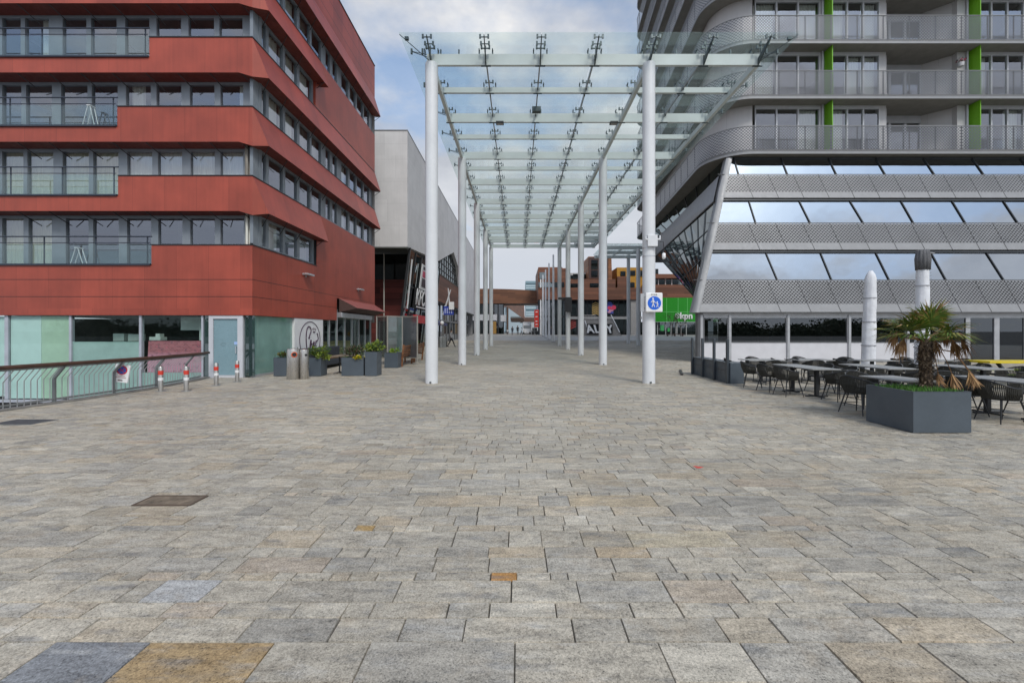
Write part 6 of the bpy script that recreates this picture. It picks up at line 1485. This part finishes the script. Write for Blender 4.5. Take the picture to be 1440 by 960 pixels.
# colourful signs on the dark shopfront
t=thing('wall_sign','gold chevron stripe sign on the dark shopfront above the steps','sign',(KX(839),YK+1.1,KZ(440)))
m=MB()
for i in range(6):
    z=KZ(424+i*3.0); 
    for s in (-1,1): m.hexa([(KX(839),YK+1.0,z-.22),(KX(839)+s*.75,YK+1.0,z-.62),(KX(839)+s*.75,YK+1.1,z-.62),(KX(839),YK+1.1,z-.22)],[(KX(839),YK+1.0,z),(KX(839)+s*.75,YK+1.0,z-.40),(KX(839)+s*.75,YK+1.1,z-.40),(KX(839),YK+1.1,z)])
m.build('chevrons',M('gold',(.45,.30,.10),.5),t)
t=thing('wall_sign','red and blue abstract light sign on the dark shopfront right of the chevrons','sign',(KX(861),YK+1.0,KZ(440)))
m=MB()
rr=random.Random(3)
for i in range(9): m.disc((KX(855.5+rr.random()*11),YK+.9+.01*i,KZ(427+rr.random()*10)),.25+rr.random()*.35,(0,1,0),10,.04); m.cur=(i%3)
m.mat(1); m.box(KX(856),KX(864),YK+.98,YK+1.05,KZ(440.5),KZ(427)); m.build('graphic',[M('graphic_red',(.55,.04,.10),.5),M('graphic_blue',(.06,.08,.35),.5),M('graphic_pink',(.55,.25,.35),.5)],t)
t=thing('wall_sign','red slanted stripe sign low on the dark shopfront behind the third right column','sign',(KX(806),YK+1.0,KZ(460)))
m=MB()
for i in range(5): m.hexa([(KX(803),YK+1,KZ(463-i*3)),(KX(811),YK+1,KZ(459-i*3)),(KX(811),YK+1.1,KZ(459-i*3)),(KX(803),YK+1.1,KZ(463-i*3))],[(KX(803),YK+1,KZ(461.6-i*3)),(KX(811),YK+1,KZ(457.6-i*3)),(KX(811),YK+1.1,KZ(457.6-i*3)),(KX(803),YK+1.1,KZ(461.6-i*3))])
m.build('stripes',M('stripe_red',(.40,.05,.04),.5),t)
# flower balls lamps on the poles / small street clutter
m=MB(); x=KX(810.5); m.lathe((x,80,gH),[(.45,0),(.5,.4),(.3,.8),(.02,.9)],12); tag(m.build('boulder_seat',M('ochre_seat',(.40,.22,.04),.7),at=(x,80,gH)),'ochre rounded seat block near the steps','seat')
# bare young trees before the green shop
def bare_tree(x,y,h,label,seed):
    rr=random.Random(seed); t=thing('bare_tree',label,'tree',(x,y,gz(y)),group='bare young trees before the green shop'); z=gz(y)
    m=MB(); m.tube([(x,y,z),(x+.05,y,z+h*.45)],[.08,.05],7); m.build('trunk',M('bark',(.07,.055,.045),.9),t)
    m=MB()
    def br(p,d,l,r,dep):
        q=p+d*l; m.tube([p,q],[r,r*.6],4,cap=False)
        if dep==0: return
        for _ in range(3):
            nd_=(d+Vector((rr.gauss(0,.5),rr.gauss(0,.5),rr.gauss(.1,.3)))).normalized(); br(p+d*l*rr.uniform(.5,1),nd_,l*rr.uniform(.55,.8),r*.6,dep-1)
    for _ in range(4): br(Vector((x+.05,y,z+h*.4)),Vector((rr.gauss(0,.4),rr.gauss(0,.4),1)).normalized(),h*.3,.04,3)
    m.build('crown',M('twig',(.09,.07,.055),.9),t)
bare_tree(X_(945,78),78,4.6,'bare young tree in front of the left part of the green shopfront',1); bare_tree(X_(957,80),80,4.2,'bare young tree in front of the emblem on the green shopfront',2)
t=thing('wooden_bench','long dark timber bench in front of the green shopfront','bench',(X_(950,79),79,gz(79))); z=gz(79)
m=MB(); m.box(X_(937,79),X_(962,79),78.8,79.4,z+.38,z+.46); m.build('seat',M('bench_dark',(.10,.06,.05),.7),t)
for px in (939,949,960): 
    m=MB(); m.box(X_(px,79)-.08,X_(px,79)+.08,78.85,79.35,z,z+.379); m.build('leg',M('bench_dark',(.10,.06,.05),.7),t)
# ================================================================== what the windows mirror: tree belt behind the viewer
m=MB(); rr=random.Random(5)
for i in range(15000):
    x=rr.uniform(-160,160); y=-120+rr.gauss(0,6); h=4.6+1.3*math.sin(x*.11)+1.0*math.sin(x*.37); z=h*(.1+1.0*rr.random()); s=rr.uniform(.2,.55)
    d=Vector((rr.gauss(0,1),rr.gauss(0,1),rr.gauss(0,1))).normalized()*s; e=d.cross(Vector((rr.gauss(0,1),rr.gauss(0,1),rr.gauss(0,1)))).normalized()*s; q=Vector((x,y,z)); m.face(q-d,q+e,q+d,q-e)
for i in range(160):
    x=-160+2*i; hh=[(4.6+1.3*math.sin(q*.11)+1.0*math.sin(q*.37)+rr.uniform(-.3,.3))*.95 for q in (x,x+2)]
    m.hexa([(x,-123,-.1),(x+2,-123,-.1),(x+2,-118,-.1),(x,-118,-.1)],[(x,-121,hh[0]),(x+2,-121,hh[1]),(x+2,-119.5,hh[1]),(x,-119.5,hh[0])])
tag(m.build('tree_belt',M('far_leaves',(.085,.10,.06),.8,var=.5,scale=.6),recalc=False),'dark belt of trees on the far shore behind the viewer','trees',kind='stuff')
